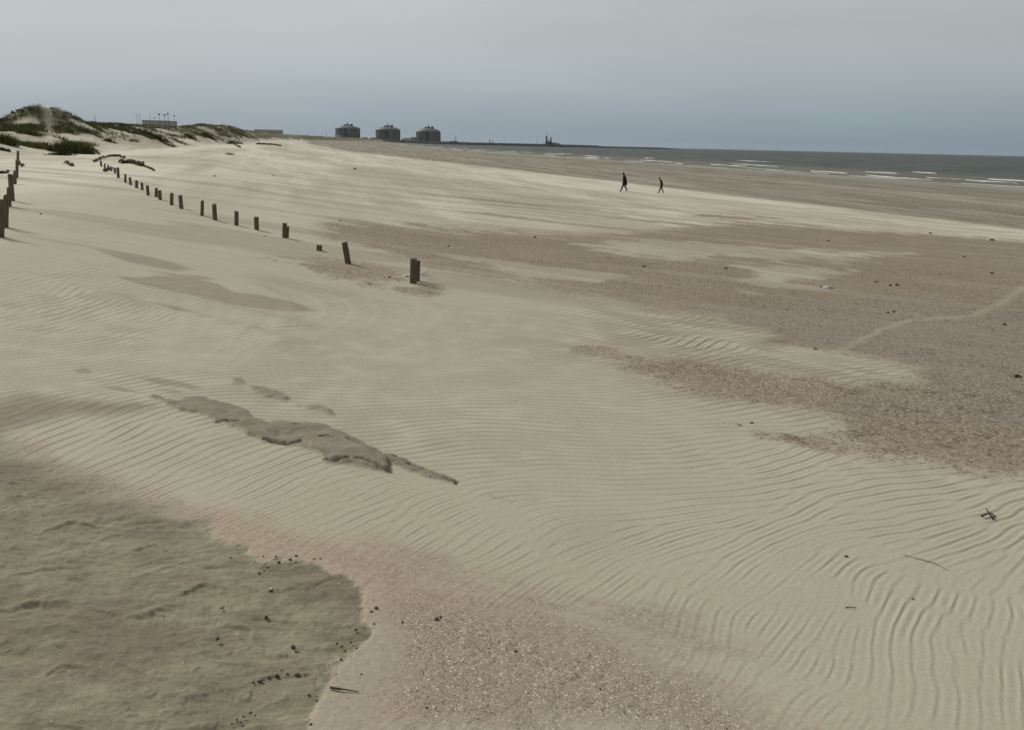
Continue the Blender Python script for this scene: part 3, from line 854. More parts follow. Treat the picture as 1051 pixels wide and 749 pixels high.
PEBBLES = [  # px, py, width px, label
 (304, 570.5, 4.0, 'row1'), (298, 574, 3.4, 'row1'), (286, 577, 4.0, 'row1'), (283, 571, 2.6, 'row1'), (270, 571, 2.8, 'row1'), (275, 582, 2.6, 'row1'), (266, 588, 3.2, 'row1'), (271, 586, 2.6, 'row1'), (322, 573.5, 2.4, 'row1'), (329, 573, 2.4, 'row1'),
 (284, 693, 4.4, 'row2'), (276, 695, 3.6, 'row2'), (267, 698.5, 5.0, 'row2'), (295, 691.5, 3.4, 'row2'), (305, 692, 4.6, 'row2'), (260, 700, 2.8, 'row2'), (313, 692, 2.4, 'row2'), (289, 688, 2.6, 'row2'),
 (346, 660, 2.8, 'row3'), (351, 663, 2.8, 'row3'), (360, 659, 2.8, 'row3'), (366, 665, 3.0, 'row3'), (350, 676, 2.6, 'row3'), (371, 692, 2.8, 'row3'),
 (386, 624, 5.2, 'row4'), (381, 627.5, 3.2, 'row4'), (384, 640, 2.8, 'row4'), (413, 638.5, 3.0, 'row4'),
 (250, 735, 3.0, 'row5'), (257, 731, 3.2, 'row5'), (243, 738, 2.8, 'row5'), (238, 742, 2.6, 'row5'), (262, 734, 2.4, 'row5'), (247, 741, 2.6, 'row5'),
 (448, 635.5, 5.4, 'pair of dark pebbles alone on the pinkish gravel, the larger one'), (452, 633, 3.2, 'smaller dark pebble touching a larger one on the pinkish gravel'),
 (301, 664, 5.4, 'dark pebble with a white shell at its foot in the hollow'), (278, 606, 4.0, 'dark pebble beside the bright white shell in the hollow'),
 (223, 655, 4.2, 'dark clod near the middle edge of the grey hollow'), (237, 573, 3.0, 'lone dark pebble at the upper side of the grey hollow'),
 (228, 624, 3.2, 'dark pebble halfway along the right side of the grey hollow'), (317, 713, 3.4, 'lone pebble below the lower pebble row in the hollow'),
 (273, 633, 4.4, 'elongated dark clod lying in the middle of the hollow'), (319, 743, 3.2, 'lone pebble at the bottom photo edge beside the hollow rim'),
 (365, 646, 2.8, 'small pebble at the rim where the hollow meets the gravel'), (438, 726, 3.0, 'small dark pebble low on the gravel, above the bottom edge'),
 (616, 707, 3.0, 'black speck pebble on the olive gravel'), (529, 668, 3.2, 'dark pebble on the gravel left of the olive patch'),
]
PLAB = {'row1': ('small dark pebble in the row along the top rim of the hollow', 'pebbles along the top rim of the hollow'),
        'row2': ('small dark pebble in the curved row low in the grey hollow', 'pebbles in the curved row of the hollow'),
        'row3': ('small clod in the cluster between hollow and gravel', 'clods between hollow and gravel'),
        'row4': ('small dark pebble heading the sand tail beside the hollow', 'pebbles at the sand tail'),
        'row5': ('small dark pebble in the cluster at the bottom of the hollow', 'pebbles at the bottom of the hollow')}
for i, (px, py, w, lb) in enumerate(PEBBLES):
    p = at(px, py); mpx = px_m(p); wm = w * mpx * 0.5
    o = obj('pebble', rock_mesh(wm * random.uniform(0.9, 1.2), wm * random.uniform(0.7, 1.0), wm * random.uniform(0.65, 0.95), i, 2), M_PEB, loc=p + Vector((0, 0, wm * 0.12)))
    o.rotation_euler = (random.uniform(-.3, .3), random.uniform(-.3, .3), random.uniform(0, 6))
    if lb in PLAB: tag(o, PLAB[lb][0], 'pebble', PLAB[lb][1])
    else: tag(o, lb, 'pebble')

def valve(px, py, w, label, mat=M_PALE, group=None):
    """a small cupped shell"""
    p = at(px, py); wm = w * px_m(p) * 0.5
    bm = bmesh.new(); bmesh.ops.create_uvsphere(bm, u_segments=14, v_segments=8, radius=1)
    bmesh.ops.delete(bm, geom=[v for v in bm.verts if v.co.z < -0.05], context='VERTS')
    for v in bm.verts:
        a = math.atan2(v.co.y, v.co.x)
        rr = 1 + 0.05 * math.cos(a * 9)
        v.co = Vector((v.co.x * wm * 1.15 * rr, v.co.y * wm * 0.85 * rr * (1.0 if v.co.y > 0 else 0.75), v.co.z * wm * 0.5))
    me = bpy.data.meshes.new('shell'); bm.to_mesh(me); bm.free()
    for q in me.polygons: q.use_smooth = True
    o = obj('shell', me, mat, loc=p); o.rotation_euler = (random.uniform(-.4, .4), random.uniform(-.4, .4), random.uniform(0, 6))
    return tag(o, label, 'shell', group)
for px, py, w, lb in [(278, 604, 3.4, 'bright white shell beside a pebble at the upper right of the hollow'), (243.5, 650, 2.6, 'white shell alone in the middle right of the hollow'),
    (301, 669, 2.2, 'pale shell below the dark pebble in the hollow'), (216, 690, 2.4, 'white shell left of the lower pebble row'), (53, 740, 2.4, 'white shell near the bottom left corner'),
    (33, 587, 2.4, 'lower of two white shells at the left of the hollow'), (30, 577, 2.4, 'upper of two white shells at the left of the hollow'), (71, 688, 2.8, 'white shell in front of the low dark ledge at left'),
    (166, 629, 2.6, 'white shell in front of the dark ledge in mid hollow'), (145, 630, 2.0, 'smaller white shell left of the ledge shell'), (440, 697, 3.0, 'large white shell on the coarse gravel'),
    (157, 687, 2.0, 'pale shell amid the lower hollow'), (440, 487, 2.2, 'tiny white shell below the tip of the eroded sand ledge')]:
    valve(px, py, w, lb)

# scattered shell grit
def build_grit():
    V = []; T = []; Cc = []; base = 0
    def scatter(poly_px, n, s0, s1, white):
        nonlocal base
        pp = Poly(poly_px)
        xs, ys = pp.world[:, 0], pp.world[:, 1]
        k = 0; tries = 0
        while k < n and tries < 40:
            tries += 1
            xm = RNG.uniform(xs.min(), xs.max(), n * 3); ym = RNG.uniform(ys.min(), ys.max(), n * 3)
            a, l = feat(xm, ym)
            ok = pp.sd(a, l) > RNG.uniform(-0.02, 0.04, n * 3)
            ok &= np.sqrt(xm ** 2 + ym ** 2) > 1.2
            ok &= RNG.uniform(-0.6, 0.6, n * 3) < fbm(xm * 2.5, ym * 2.5, 15, 3)
            xm = xm[ok][:n - k]; ym = ym[ok][:n - k]
            mcount = len(xm)
            if mcount == 0: continue
            zm = H(xm, ym)
            sz = s0 * (s1 / s0) ** (RNG.random(mcount) ** 2.2)
            c0 = np.stack([xm, ym, zm + sz * 0.25 - 0.0015], 1)
            m5 = 5
            ang = RNG.uniform(0, 6.28, mcount)[:, None] + np.arange(m5)[None, :] * 2 * math.pi / m5
            rad = sz[:, None] * RNG.uniform(0.55, 1.1, (mcount, m5))
            tx = RNG.uniform(-0.5, 0.5, (mcount, 1)); ty = RNG.uniform(-0.5, 0.5, (mcount, 1))
            px_ = rad * np.cos(ang); py_ = rad * np.sin(ang)
            ring = np.stack([c0[:, 0:1] + px_, c0[:, 1:2] + py_, c0[:, 2:3] + tx * px_ + ty * py_ - sz[:, None] * 0.15], -1)
            top = c0.copy(); top[:, 2] += sz * 0.28
            allv = np.concatenate([ring, top[:, None, :]], 1).reshape(-1, 3)
            V.append(allv)
            idx = base + np.arange(mcount)[:, None] * (m5 + 1)
            for j in range(m5):
                T.append(np.concatenate([idx + j, idx + (j + 1) % m5, idx + m5], 1))
            pick = RNG.random(mcount)
            colr = np.where(pick[:, None] < white, np.array([[0.62, 0.56, 0.46]]), np.where(pick[:, None] < white + 0.38, np.array([[0.34, 0.25, 0.18]]), np.array([[0.15, 0.115, 0.085]])))
            colr = colr * RNG.uniform(0.75, 1.2, (mcount, 1))
            Cc.append(np.repeat(np.concatenate([colr, np.ones((mcount, 1))], 1), m5 + 1, 0))
            base += mcount * (m5 + 1); k += mcount
    scatter([(330,580),(390,570),(450,592),(520,618),(580,642),(640,665),(700,700),(760,745),(770,790),(350,790),(350,720),(400,680),(385,620)], 12000, 0.0010, 0.0042, 0.22)
    scatter([(0,455),(100,478),(200,518),(300,545),(400,560),(480,600),(420,620),(360,590),(260,565),(150,520),(0,470)], 1800, 0.0010, 0.003, 0.25)
    scatter([(560,670),(640,668),(740,700),(830,740),(850,790),(540,790)], 3600, 0.0010, 0.0034, 0.35)
    scatter([(650,377),(760,380),(880,395),(1000,390),(1060,400),(1100,500),(951,466),(866,425),(741,398)], 9000, 0.0025, 0.008, 0.13)
    scatter([(800,340),(900,300),(1060,280),(1120,330),(1100,460),(960,400),(960,380),(850,360)], 9000, 0.003, 0.010, 0.12)
    scatter([(340,232),(560,240),(800,235),(1060,250),(1060,290),(800,335),(600,296),(400,258)], 3500, 0.005, 0.015, 0.12)
    scatter([(330,640),(410,600),(430,700),(410,790),(310,790),(330,690)], 1500, 0.0010, 0.0038, 0.25)
    scatter([(-60,470),(60,490),(240,570),(360,600),(370,650),(320,750),(-60,770)], 420, 0.0012, 0.0042, 0.5)
    return np_mesh('shell_grit', np.concatenate(V), None, np.concatenate(T), cols={'col': np.concatenate(Cc)}, smooth=False)
tag(obj('shell_grit', build_grit(), M_SHELLS), 'countless broken shell pieces strewn over gravelly sand', kind='stuff')

# weed clumps and dark scraps on the shell field
def weed(px, py, w, label, hfac=0.45, group=None, name='weed_clump'):
    p = at(px, py); wm = w * px_m(p) * 0.8
    bm = bmesh.new(); rg = random.Random(int(px * 7 + py))
    for k in range(9):
        a = rg.uniform(0, 6.28); ln = wm * rg.uniform(0.35, 0.75)
        base = Vector((rg.uniform(-.15, .15) * wm, rg.uniform(-.15, .15) * wm, 0.0))
        pts = [base + Vector((math.cos(a) * ln * f, math.sin(a) * ln * f, wm * hfac * math.sin(f * math.pi) * rg.uniform(0.4, 1) + 0.1 * wm)) for f in (0, .35, .7, 1)]
        me = stick_mesh(pts, wm * 0.13, wm * 0.05, k, 6)
        bm.from_mesh(me); bpy.data.meshes.remove(me)
    me = bpy.data.meshes.new('weed'); bm.to_mesh(me); bm.free()
    o = obj(name, me, M_WEED, loc=p)
    return tag(o, label, 'seaweed', group)
for px, py, w, lb in [(1044, 387, 8, 'largest dark weed clump at the right edge of the shell field'), (1031, 333.5, 5, 'dark round weed clump below the pale track at right'),
    (917, 320.5, 5, 'right one of two dark weed scraps above the track'), (912, 321.5, 4, 'left one of two dark weed scraps above the track'), (920, 293, 5, 'weed scrap in the middle of the scrap line right of the white litter'),
    (914, 293.5, 4, 'weed scrap second in the scrap line right of the white litter'), (900, 290, 4, 'weed scrap nearest the white litter on the shell field'), (837, 358.5, 4, 'small weed scrap at the tip of the upper sand tongue'),
    (1018, 247, 5, 'dark weed scrap near the top right of the shell field'), (1018, 281, 4, 'small weed scrap at right below the top weed scrap'), (990, 264, 3.6, 'faint weed scrap high on the brown shell field'),
    (745, 276, 4, 'weed scrap on brown gravel between two sand streaks'), (661, 274, 4.4, 'weed scrap on brown gravel left of the middle streaks'), (549, 244, 3.6, 'small dark weed scrap at the upper left of the gravel'),
    (461, 253, 3, 'small dark weed scrap beyond the nearest post'), (349, 227, 2.6, 'dark weed scrap on the gravel tip above the stump'), (1000, 407, 3.2, 'small black weed scrap at right on the lower gravel'),
    (955, 240, 4, 'weed scrap on the far sand edge at right'), (850, 247.5, 3.4, 'weed scrap on the far brown gravel'), (868, 571, 5, 'wisp of dry weed on the rippled sand at right'), (937, 614.5, 3.4, 'short dark twig end on the rippled sand at right'),
    (771, 434, 4, 'weed strand at the left tip of the thin gravel strip'), (760, 437, 3, 'tiny weed strand at the very end of the thin gravel strip'), (400, 285, 3.6, 'dark scrap left of the nearest stub post'),
    (379, 291.5, 2.6, 'tiny dark scrap below the leaning post'), (259.5, 246.5, 2.6, 'dark clod upper left below the second short post'), (272, 243, 2.8, 'dark clod right below the second short post'), (253, 251, 2.2, 'dark clod lowest below the second short post'),
    (42, 220, 3.0, 'dark twig on bare sand right of the left fence'), (220, 181.5, 3.2, 'dark scrap on the far pale sand left'), (281, 180.5, 2.6, 'dark scrap on the far pale sand right of another'), (364, 174, 4, 'dark scrap on the far pale sand near the wet edge'), (65, 168.3, 2.4, 'tiny dark scrap left of the small brush knot')]:
    weed(px, py, w, lb, 0.35)

# the black twig on the ripples at the right
def place_branch(parent, name, pix, r0, r1, lift, mat):
    o0 = parent.location
    pts = [at(px, py) + Vector((0, 0, lz)) - o0 for (px, py), lz in zip(pix, lift)]
    return obj(name, stick_mesh(pts, r0, r1, len(pix)), mat, parent)
tw = empty('driftwood_twig', at(1013, 531), 'black forked twig lying on the ripples near the right edge', 'twig')
place_branch(tw, 'branch', [(1007, 531.5), (1012, 530), (1017, 528.5), (1022, 531)], 0.0055, 0.0025, (0.012, 0.016, 0.012, 0.006), M_WEED)
place_branch(tw, 'branch', [(1011, 527), (1015, 530), (1019, 533.5)], 0.003, 0.006, (0.03, 0.016, 0.008), M_WEED)
st = obj('beach_stick', stick_mesh([at(339, 706.5) - at(353, 709) + Vector((0, 0, .006)), Vector((-0.012, 0.0, .008)), Vector((0, 0, .007)), at(368, 710.5) - at(353, 709) + Vector((0, 0, .004))], 0.0038, 0.0012), M_WEED, loc=at(353, 709))
tag(st, 'thin dark stick lying on the gravel beside the hollow', 'stick')
st = obj('beach_stick', stick_mesh([Vector((-0.02, 0.0, .004)), Vector((0, 0, .006)), Vector((.022, 0.003, .003))], 0.0022, 0.001), M_WEED, loc=at(873, 624))
tag(st, 'tiny straight twig on the rippled sand at lower right', 'stick')

# half-buried stem ridge right of the ripples
st = obj('reed_stem', stick_mesh([at(926, 569) - at(955, 578) + Vector((0, 0, .004)), Vector((-.03, .03, .004)), Vector((0.02, 0, .003)), at(985, 591) - at(955, 578) + Vector((0, 0, -.006))], 0.0018, 0.0028), plain('dry_reed', (0.26, 0.22, 0.17), (0.34, 0.29, 0.22), 20), loc=at(955, 578))
tag(st, 'pale half buried reed stem on the ripples at lower right', 'reed')

# white litter at the nearest post and on the shell field
def sheet_mesh(w, h, seed, th=0.006):
    n = 9; V = []; rg = random.Random(seed)
    for j in range(n):
        for i in range(n):
            u, v = i / (n - 1) - .5, j / (n - 1) - .5
            V.append((u * w * (1 - .3 * v), v * h, 0.25 * h * float(fbm(np.array([u * 3 + seed]), np.array([v * 3.0]), seed, 3)[0]) + 0.18 * h))
    q = [(j * n + i, j * n + i + 1, (j + 1) * n + i + 1, (j + 1) * n + i) for j in range(n - 1) for i in range(n - 1)]
    me = bpy.data.meshes.new('scrap'); me.from_pydata(V, [], q); me.update()
    return me
p = at(416.5, 284)
o = obj('plastic_litter', sheet_mesh(0.16, 0.07, 3), M_WHITE, loc=p + Vector((0, 0, 0.01))); o.rotation_euler = (R(12), R(-14), R(20))
mdf = o.modifiers.new('thickness', 'SOLIDIFY'); mdf.thickness = 0.004
tag(o, 'white plastic scrap lying left of the nearest stub post', 'litter')
p = at(434, 283.5)
o = obj('plastic_litter', sheet_mesh(0.08, 0.16, 5), M_WHITE, loc=p + Vector((0.0, 0.10, 0.02))); o.rotation_euler = (R(22), R(10), R(-35))
mdf = o.modifiers.new('thickness', 'SOLIDIFY'); mdf.thickness = 0.004
tag(o, 'white plastic scrap caught behind the nearest stub post', 'litter')
lt = empty('litter_bundle', at(848, 296), 'white and grey litter bundle with a dark end on the shell field', 'litter')
mp = px_m(lt.location)
ob = obj('wrapper', rock_mesh(3.4 * mp, 1.6 * mp, 1.3 * mp, 71), M_WHITE, lt); ob.location = (0, 0, 1.0 * mp)
ob = obj('dark_end', rock_mesh(1.5 * mp, 1.2 * mp, 1.2 * mp, 72), M_WEED, lt); ob.location = (-5.5 * mp, 0.3 * mp, 0.9 * mp)
ob = obj('grey_wrapper', rock_mesh(2.6 * mp, 1.2 * mp, 0.9 * mp, 73), M_BLDG2, lt); ob.location = (5.0 * mp, -0.3 * mp, 0.7 * mp)
for px, py, w, lb in [(425 - 80, 233.5, 2.2, 'pale shell on the far gravel, left one of two'), (376, 234, 2.4, 'pale shell on the far gravel, right one of two'), (1012, 428, 3.6, 'white shell on the lower gravel at right'), (946, 345, 2.6, 'white shell on gravel just below the pale track'), (983, 305, 2.8, 'white shell above the pale track at right')]:
    valve(px, py, w, lb)

# ------------------------------------------------------------------ dune grass
def blades(cx, cy, cz, n, hgt, spread, lean, width, c0, c1):
    """arrays for many blades: roots, bent tips"""
    m_ = len(cx)
    ang = RNG.uniform(0, 6.283, (m_, n)); rad = spread[:, None] * np.sqrt(RNG.random((m_, n)))
    bx = cx[:, None] + rad * np.cos(ang); by = cy[:, None] + rad * np.sin(ang)
    bz = np.repeat(cz[:, None], n, 1) - 0.03
    h = hgt[:, None] * RNG.uniform(0.5, 1.1, (m_, n))
    out = rad / np.maximum(spread[:, None], 1e-3)
    tx = np.cos(ang) * h * 0.55 * out + lean[0] * h + RNG.normal(0, .1, (m_, n)) * h
    ty = np.sin(ang) * h * 0.55 * out + lean[1] * h + RNG.normal(0, .1, (m_, n)) * h
    f = lambda z: z.ravel()
    bx, by, bz, h, tx, ty = map(f, (bx, by, bz, h, tx, ty))
    N = len(bx)
    wa = RNG.uniform(0, 6.283, N); wx = np.cos(wa) * width * RNG.uniform(.6, 1.3, N) * .5; wy = np.sin(wa) * width * .5
    v0 = np.stack([bx - wx, by - wy, bz], 1); v1 = np.stack([bx + wx, by + wy, bz], 1)
    mx, my, mz = bx + tx * .35, by + ty * .35, bz + h * .62
    v2 = np.stack([mx + wx * .8, my + wy * .8, mz], 1); v3 = np.stack([mx - wx * .8, my - wy * .8, mz], 1)
    v4 = np.stack([bx + tx, by + ty, bz + h * .95], 1)
    V = np.stack([v0, v1, v2, v3, v4], 1).reshape(-1, 3)
    i = np.arange(N) * 5
    Q = np.stack([i, i + 1, i + 2, i + 3], 1); T = np.stack([i + 3, i + 2, i + 4], 1)
    tuft = np.repeat(RNG.random(m_), n)[:, None]; mixv = np.clip(tuft * .7 + RNG.random((N, 1)) * .5 - .1, 0, 1)
    col = np.array(c0)[None] * (1 - mixv) + np.array(c1)[None] * mixv
    col = np.concatenate([col, np.ones((N, 1))], 1)
    return V, Q, T, np.repeat(col, 5, 0)

GR0, GR1 = (0.042, 0.046, 0.015), (0.175, 0.170, 0.070)
def build_dune_grass():
    t = np.concatenate([RNG.uniform(52, 150, 30000), RNG.uniform(150, 420, 26000), np.exp(RNG.uniform(math.log(420), math.log(2300), 9000))])
    s = RNG.uniform(-46, -19.5, len(t))
    x, y = inv_shore(s, t)
    q = -17 - s
    keep = fbm(x / 5.0, y / 5.0, 41, 4) + 0.10 * (q - 6.5) + 0.3 * sstep(125, 170, t) + 0.4 * sstep(190, 260, t) + 0.6 * sstep(350, 600, t) > RNG.uniform(-0.1, 0.3, len(t))
    keep &= (q > 3) & (np.arctan2(x, y) > -0.72)
    # bare streak on the high dune
    bare = np.abs((np.arctan2(x, y) + 0.5235)) < 0.0045
    keep &= ~(bare & (t < 125) & (q < 13))
    x, y, t = x[keep], y[keep], t[keep]
    z = H(x, y)
    far = np.clip(t / 250, 0.5, 4)
    V, Q, T, Cc = blades(x, y, z, 9, RNG.uniform(.22, .50, len(x)) * np.clip(far, 1, 1.6), RNG.uniform(.15, .45, len(x)) * np.clip(far, 1, 2), (0.22, -0.05), 0.035, GR0, GR1)
    return np_mesh('dune_grass', V, Q, T, cols={'col': Cc}, smooth=False)
tag(obj('dune_grass', build_dune_grass(), M_GRASS), 'dark olive marram grass covering the dune tops', kind='stuff')

def tuft(px, py, wpx, hpx, n, label, dark=1.0, lean=(0.25, -0.1), name='marram_tuft', cat='grass tuft'):
    p = at(px, py); mp = px_m(p)
    m_ = max(4, n // 26)
    w, h = wpx * mp * 0.5, hpx * mp
    cx = (np.linspace(-1, 1, m_) + RNG.uniform(-1, 1, m_) / m_) * w; cy = RNG.uniform(-.25, .25, m_) * w
    cz = H(cx + p.x, cy + p.y) - p.z
    hh = h * (1 - 0.65 * (np.abs(cx) / (w + 1e-6)) ** 2) * RNG.uniform(.75, 1.1, m_)
    V, Q, T, Cc = blades(cx, cy, cz, 26, hh, np.full(m_, max(w * .38, 3.4 * w / m_)), lean, max(0.03, 0.3 * mp), tuple(v * dark for v in GR0), tuple(v * dark for v in GR1))
    # the low thatch of dead leaves and trapped sand that the blades stand in
    gx, gy = np.meshgrid(np.linspace(-1.25, 1.25, 26) * w, np.linspace(-1, 1, 7) * max(.5 * w, .3)); gx = gx.ravel(); gy = gy.ravel()
    dd = np.clip(1 - (gx / (1.3 * w)) ** 2, 0, 1) * np.clip(1 - (gy / max(.5 * w, .3)) ** 2, 0, 1)
    gz = H(gx + p.x, gy + p.y) - p.z - 0.04 + dd * (0.05 + 0.14 * h) * (0.8 + 0.4 * fbm(gx * 3, gy * 3, 99, 3))
    gi = (np.arange(6)[:, None] * 26 + np.arange(25)[None, :]).ravel(); off = len(V)
    V = np.concatenate([V, np.stack([gx, gy, gz], 1)]); Q = np.concatenate([Q, np.stack([gi, gi + 1, gi + 27, gi + 26], 1) + off])
    Cc = np.concatenate([Cc, np.tile(np.array([[0.11, 0.095, 0.05, 1.0]]), (len(gx), 1))])
    o = obj(name, np_mesh(name, V, Q, T, cols={'col': Cc}, smooth=False), M_GRASS, loc=p)
    return tag(o, label, cat, 'marram tufts on the dune foot')
for a in [(73, 158, 40, 17, 1500, 'large dark marram bush at the foot of the high dune', .95), (88, 155, 14, 13, 500, 'yellowish marram bush joined to the right of the large dark bush', 1.5), (62, 159.5, 26, 5, 500, 'low dark fringe of dead stems below the large bush', .5),
          (5, 148, 20, 14, 700, 'marram bush on the slope at the left photo edge', 1.1), (30, 138, 22, 8, 500, 'marram tuft on the slope below the high dune', 1.2), (112, 146, 12, 6, 300, 'small tuft on the sand slope right of the large bush', .8),
          (150, 139, 18, 10, 500, 'tuft running down the sand face below the pale building', .8), (163, 144, 20, 8, 500, 'dark tuft lower on the sand face right of the building', .7), (172, 149, 16, 5, 300, 'lowest dark tuft trailing onto the beach below the building', .7),
          (140, 134, 20, 5, 300, 'low tuft on the dune edge left of the pale building', .9), (185, 147, 12, 4, 200, 'low tuft on the beach edge of the middle dunes', .7), (214, 141, 14, 5, 300, 'dark tuft hanging over the bare blowout', .6),
          (196, 142, 12, 5, 260, 'dark tuft left of the bare blowout', .6), (240, 148, 14, 6, 260, 'tuft on the toe of the far dunes', .8), (236, 159, 9, 3, 160, 'small dark tuft out on the beach below the blowout', .5), (98, 139, 12, 5, 200, 'tuft at the top of the bare sand slope', .9)]:
    tuft(*a)

def brush(name, label, path, n, thick, hgt, cat='brushwood', seed=1):
    """a heap of interlocked dead stems along a path on the sand: one thing"""
    P = [at(px, py) for px, py in path]
    o0 = P[0]; rg = random.Random(seed); bm = bmesh.new()
    for k in range(n):
        f = rg.random() * (len(P) - 1); i = int(f); f -= i
        c = P[i].lerp(P[i + 1], f) - o0; d = (P[i + 1] - P[i]).normalized()
        sd = Vector((-d.y, d.x, 0)); ln = rg.uniform(.3, .9) * hgt * 2
        c += sd * rg.uniform(-.5, .5) * hgt
        dr = (d + sd * rg.uniform(-.6, .6)).normalized()
        z0 = rg.uniform(0, hgt * .8)
        pts = [c - dr * ln * .5 + Vector((0, 0, z0 * .4)), c + Vector((0, 0, z0 + .03)), c + dr * ln * .5 + Vector((0, 0, z0 * rg.uniform(.2, 1.1)))]
        me = stick_mesh(pts, thick * rg.uniform(.6, 1.2), thick * .5, k, 5)
        bm.from_mesh(me); bpy.data.meshes.remove(me)
    me = bpy.data.meshes.new(name); bm.to_mesh(me); bm.free()
    return tag(obj(name, me, M_BRUSH, loc=o0), label, cat, kind='stuff')
brush('brush_fence', 'left arc of a half buried brush fence behind the last posts', [(97, 167), (101, 164.5), (107, 162.5), (114, 161), (122, 161), (128, 163)], 130, .03, .18, 'brushwood', 1)
brush('brush_fence', 'dark heap of brush at the bend of the buried fence', [(125, 168), (132, 167.5), (138, 168.5), (148, 171)], 170, .035, .26, 'brushwood', 3)
brush('brush_fence', 'thin trailing end of brush right of the dark heap', [(148, 171), (153, 173), (159, 176)], 50, .025, .10, 'brushwood', 5)
brush('brush_fence', 'fallen sticks among the tiny posts at the far row end', [(107, 176.3), (111, 175), (116, 173.5)], 40, .025, .12, 'brushwood', 7)
brush('brush_knot', 'small knot of dark brush alone on the sand slope', [(68.5, 168), (71, 169), (74, 171)], 45, .03, .16, 'brushwood', 9)
brush('brush_knot', 'dark log and brush at the left edge below the dune', [(-3, 154), (3, 154.5), (9, 156)], 60, .05, .22, 'brushwood', 11)
brush('brush_knot', 'fallen stake leaning beside the farthest left post', [(18.5, 166), (21, 169.5), (25, 172)], 18, .04, .12, 'brushwood', 13)
brush('brush_knot', 'low line of sticks left of the short fence post', [(-4, 178.6), (3, 178), (9, 177)], 40, .03, .08, 'brushwood', 15)
brush('brush_line', 'long dark line of washed up brush on the far upper beach', [(264, 148.3), (272, 148.7), (280, 149), (288, 150.4)], 260, .12, .45, 'brushwood', 17)
brush('brush_line', 'short dark brush line sliding down the far dune toe', [(236, 146), (241, 149), (247, 152)], 90, .08, .3, 'brushwood', 19)
brush('brush_knot', 'dark stick trail on the slope right of the large bush', [(95, 152), (99, 155.5), (102, 159.5)], 60, .04, .16, 'brushwood', 21)

# ------------------------------------------------------------------ far structures
def box_bm(bm, cx, cy, cz, sx, sy, sz, bev=0.0, rz=0.0):
    r = bmesh.ops.create_cube(bm, size=1)
    for v in r['verts']:
        p = Vector((v.co.x * sx, v.co.y * sy, v.co.z * sz))
        p.rotate(Matrix.Rotation(rz, 3, 'Z'))
        v.co = p + Vector((cx, cy, cz))
    if bev:
        es = list({e for v in r['verts'] for e in v.link_edges})
        bmesh.ops.bevel(bm, geom=es, offset=bev, segments=1, affect='EDGES')
def cyl_bm(bm, cx, cy, z0, z1, r0, r1=None, n=12):
    r1 = r0 if r1 is None else r1
    a = [bm.verts.new((cx + r0 * math.cos(6.28318 * i / n), cy + r0 * math.sin(6.28318 * i / n), z0)) for i in range(n)]
    b = [bm.verts.new((cx + r1 * math.cos(6.28318 * i / n), cy + r1 * math.sin(6.28318 * i / n), z1)) for i in range(n)]
    for i in range(n): bm.faces.new((a[i], a[(i + 1) % n], b[(i + 1) % n], b[i]))
    bm.faces.new(b); bm.faces.new(list(reversed(a)))
def fin(bm, name, mat, parent=None, loc=None, smooth=False):
    bmesh.ops.recalc_face_normals(bm, faces=bm.faces[:])
    me = bpy.data.meshes.new(name); bm.to_mesh(me); bm.free()
    if smooth:
        for p in me.polygons: p.use_smooth = True
    return obj(name, me, mat, parent, loc)

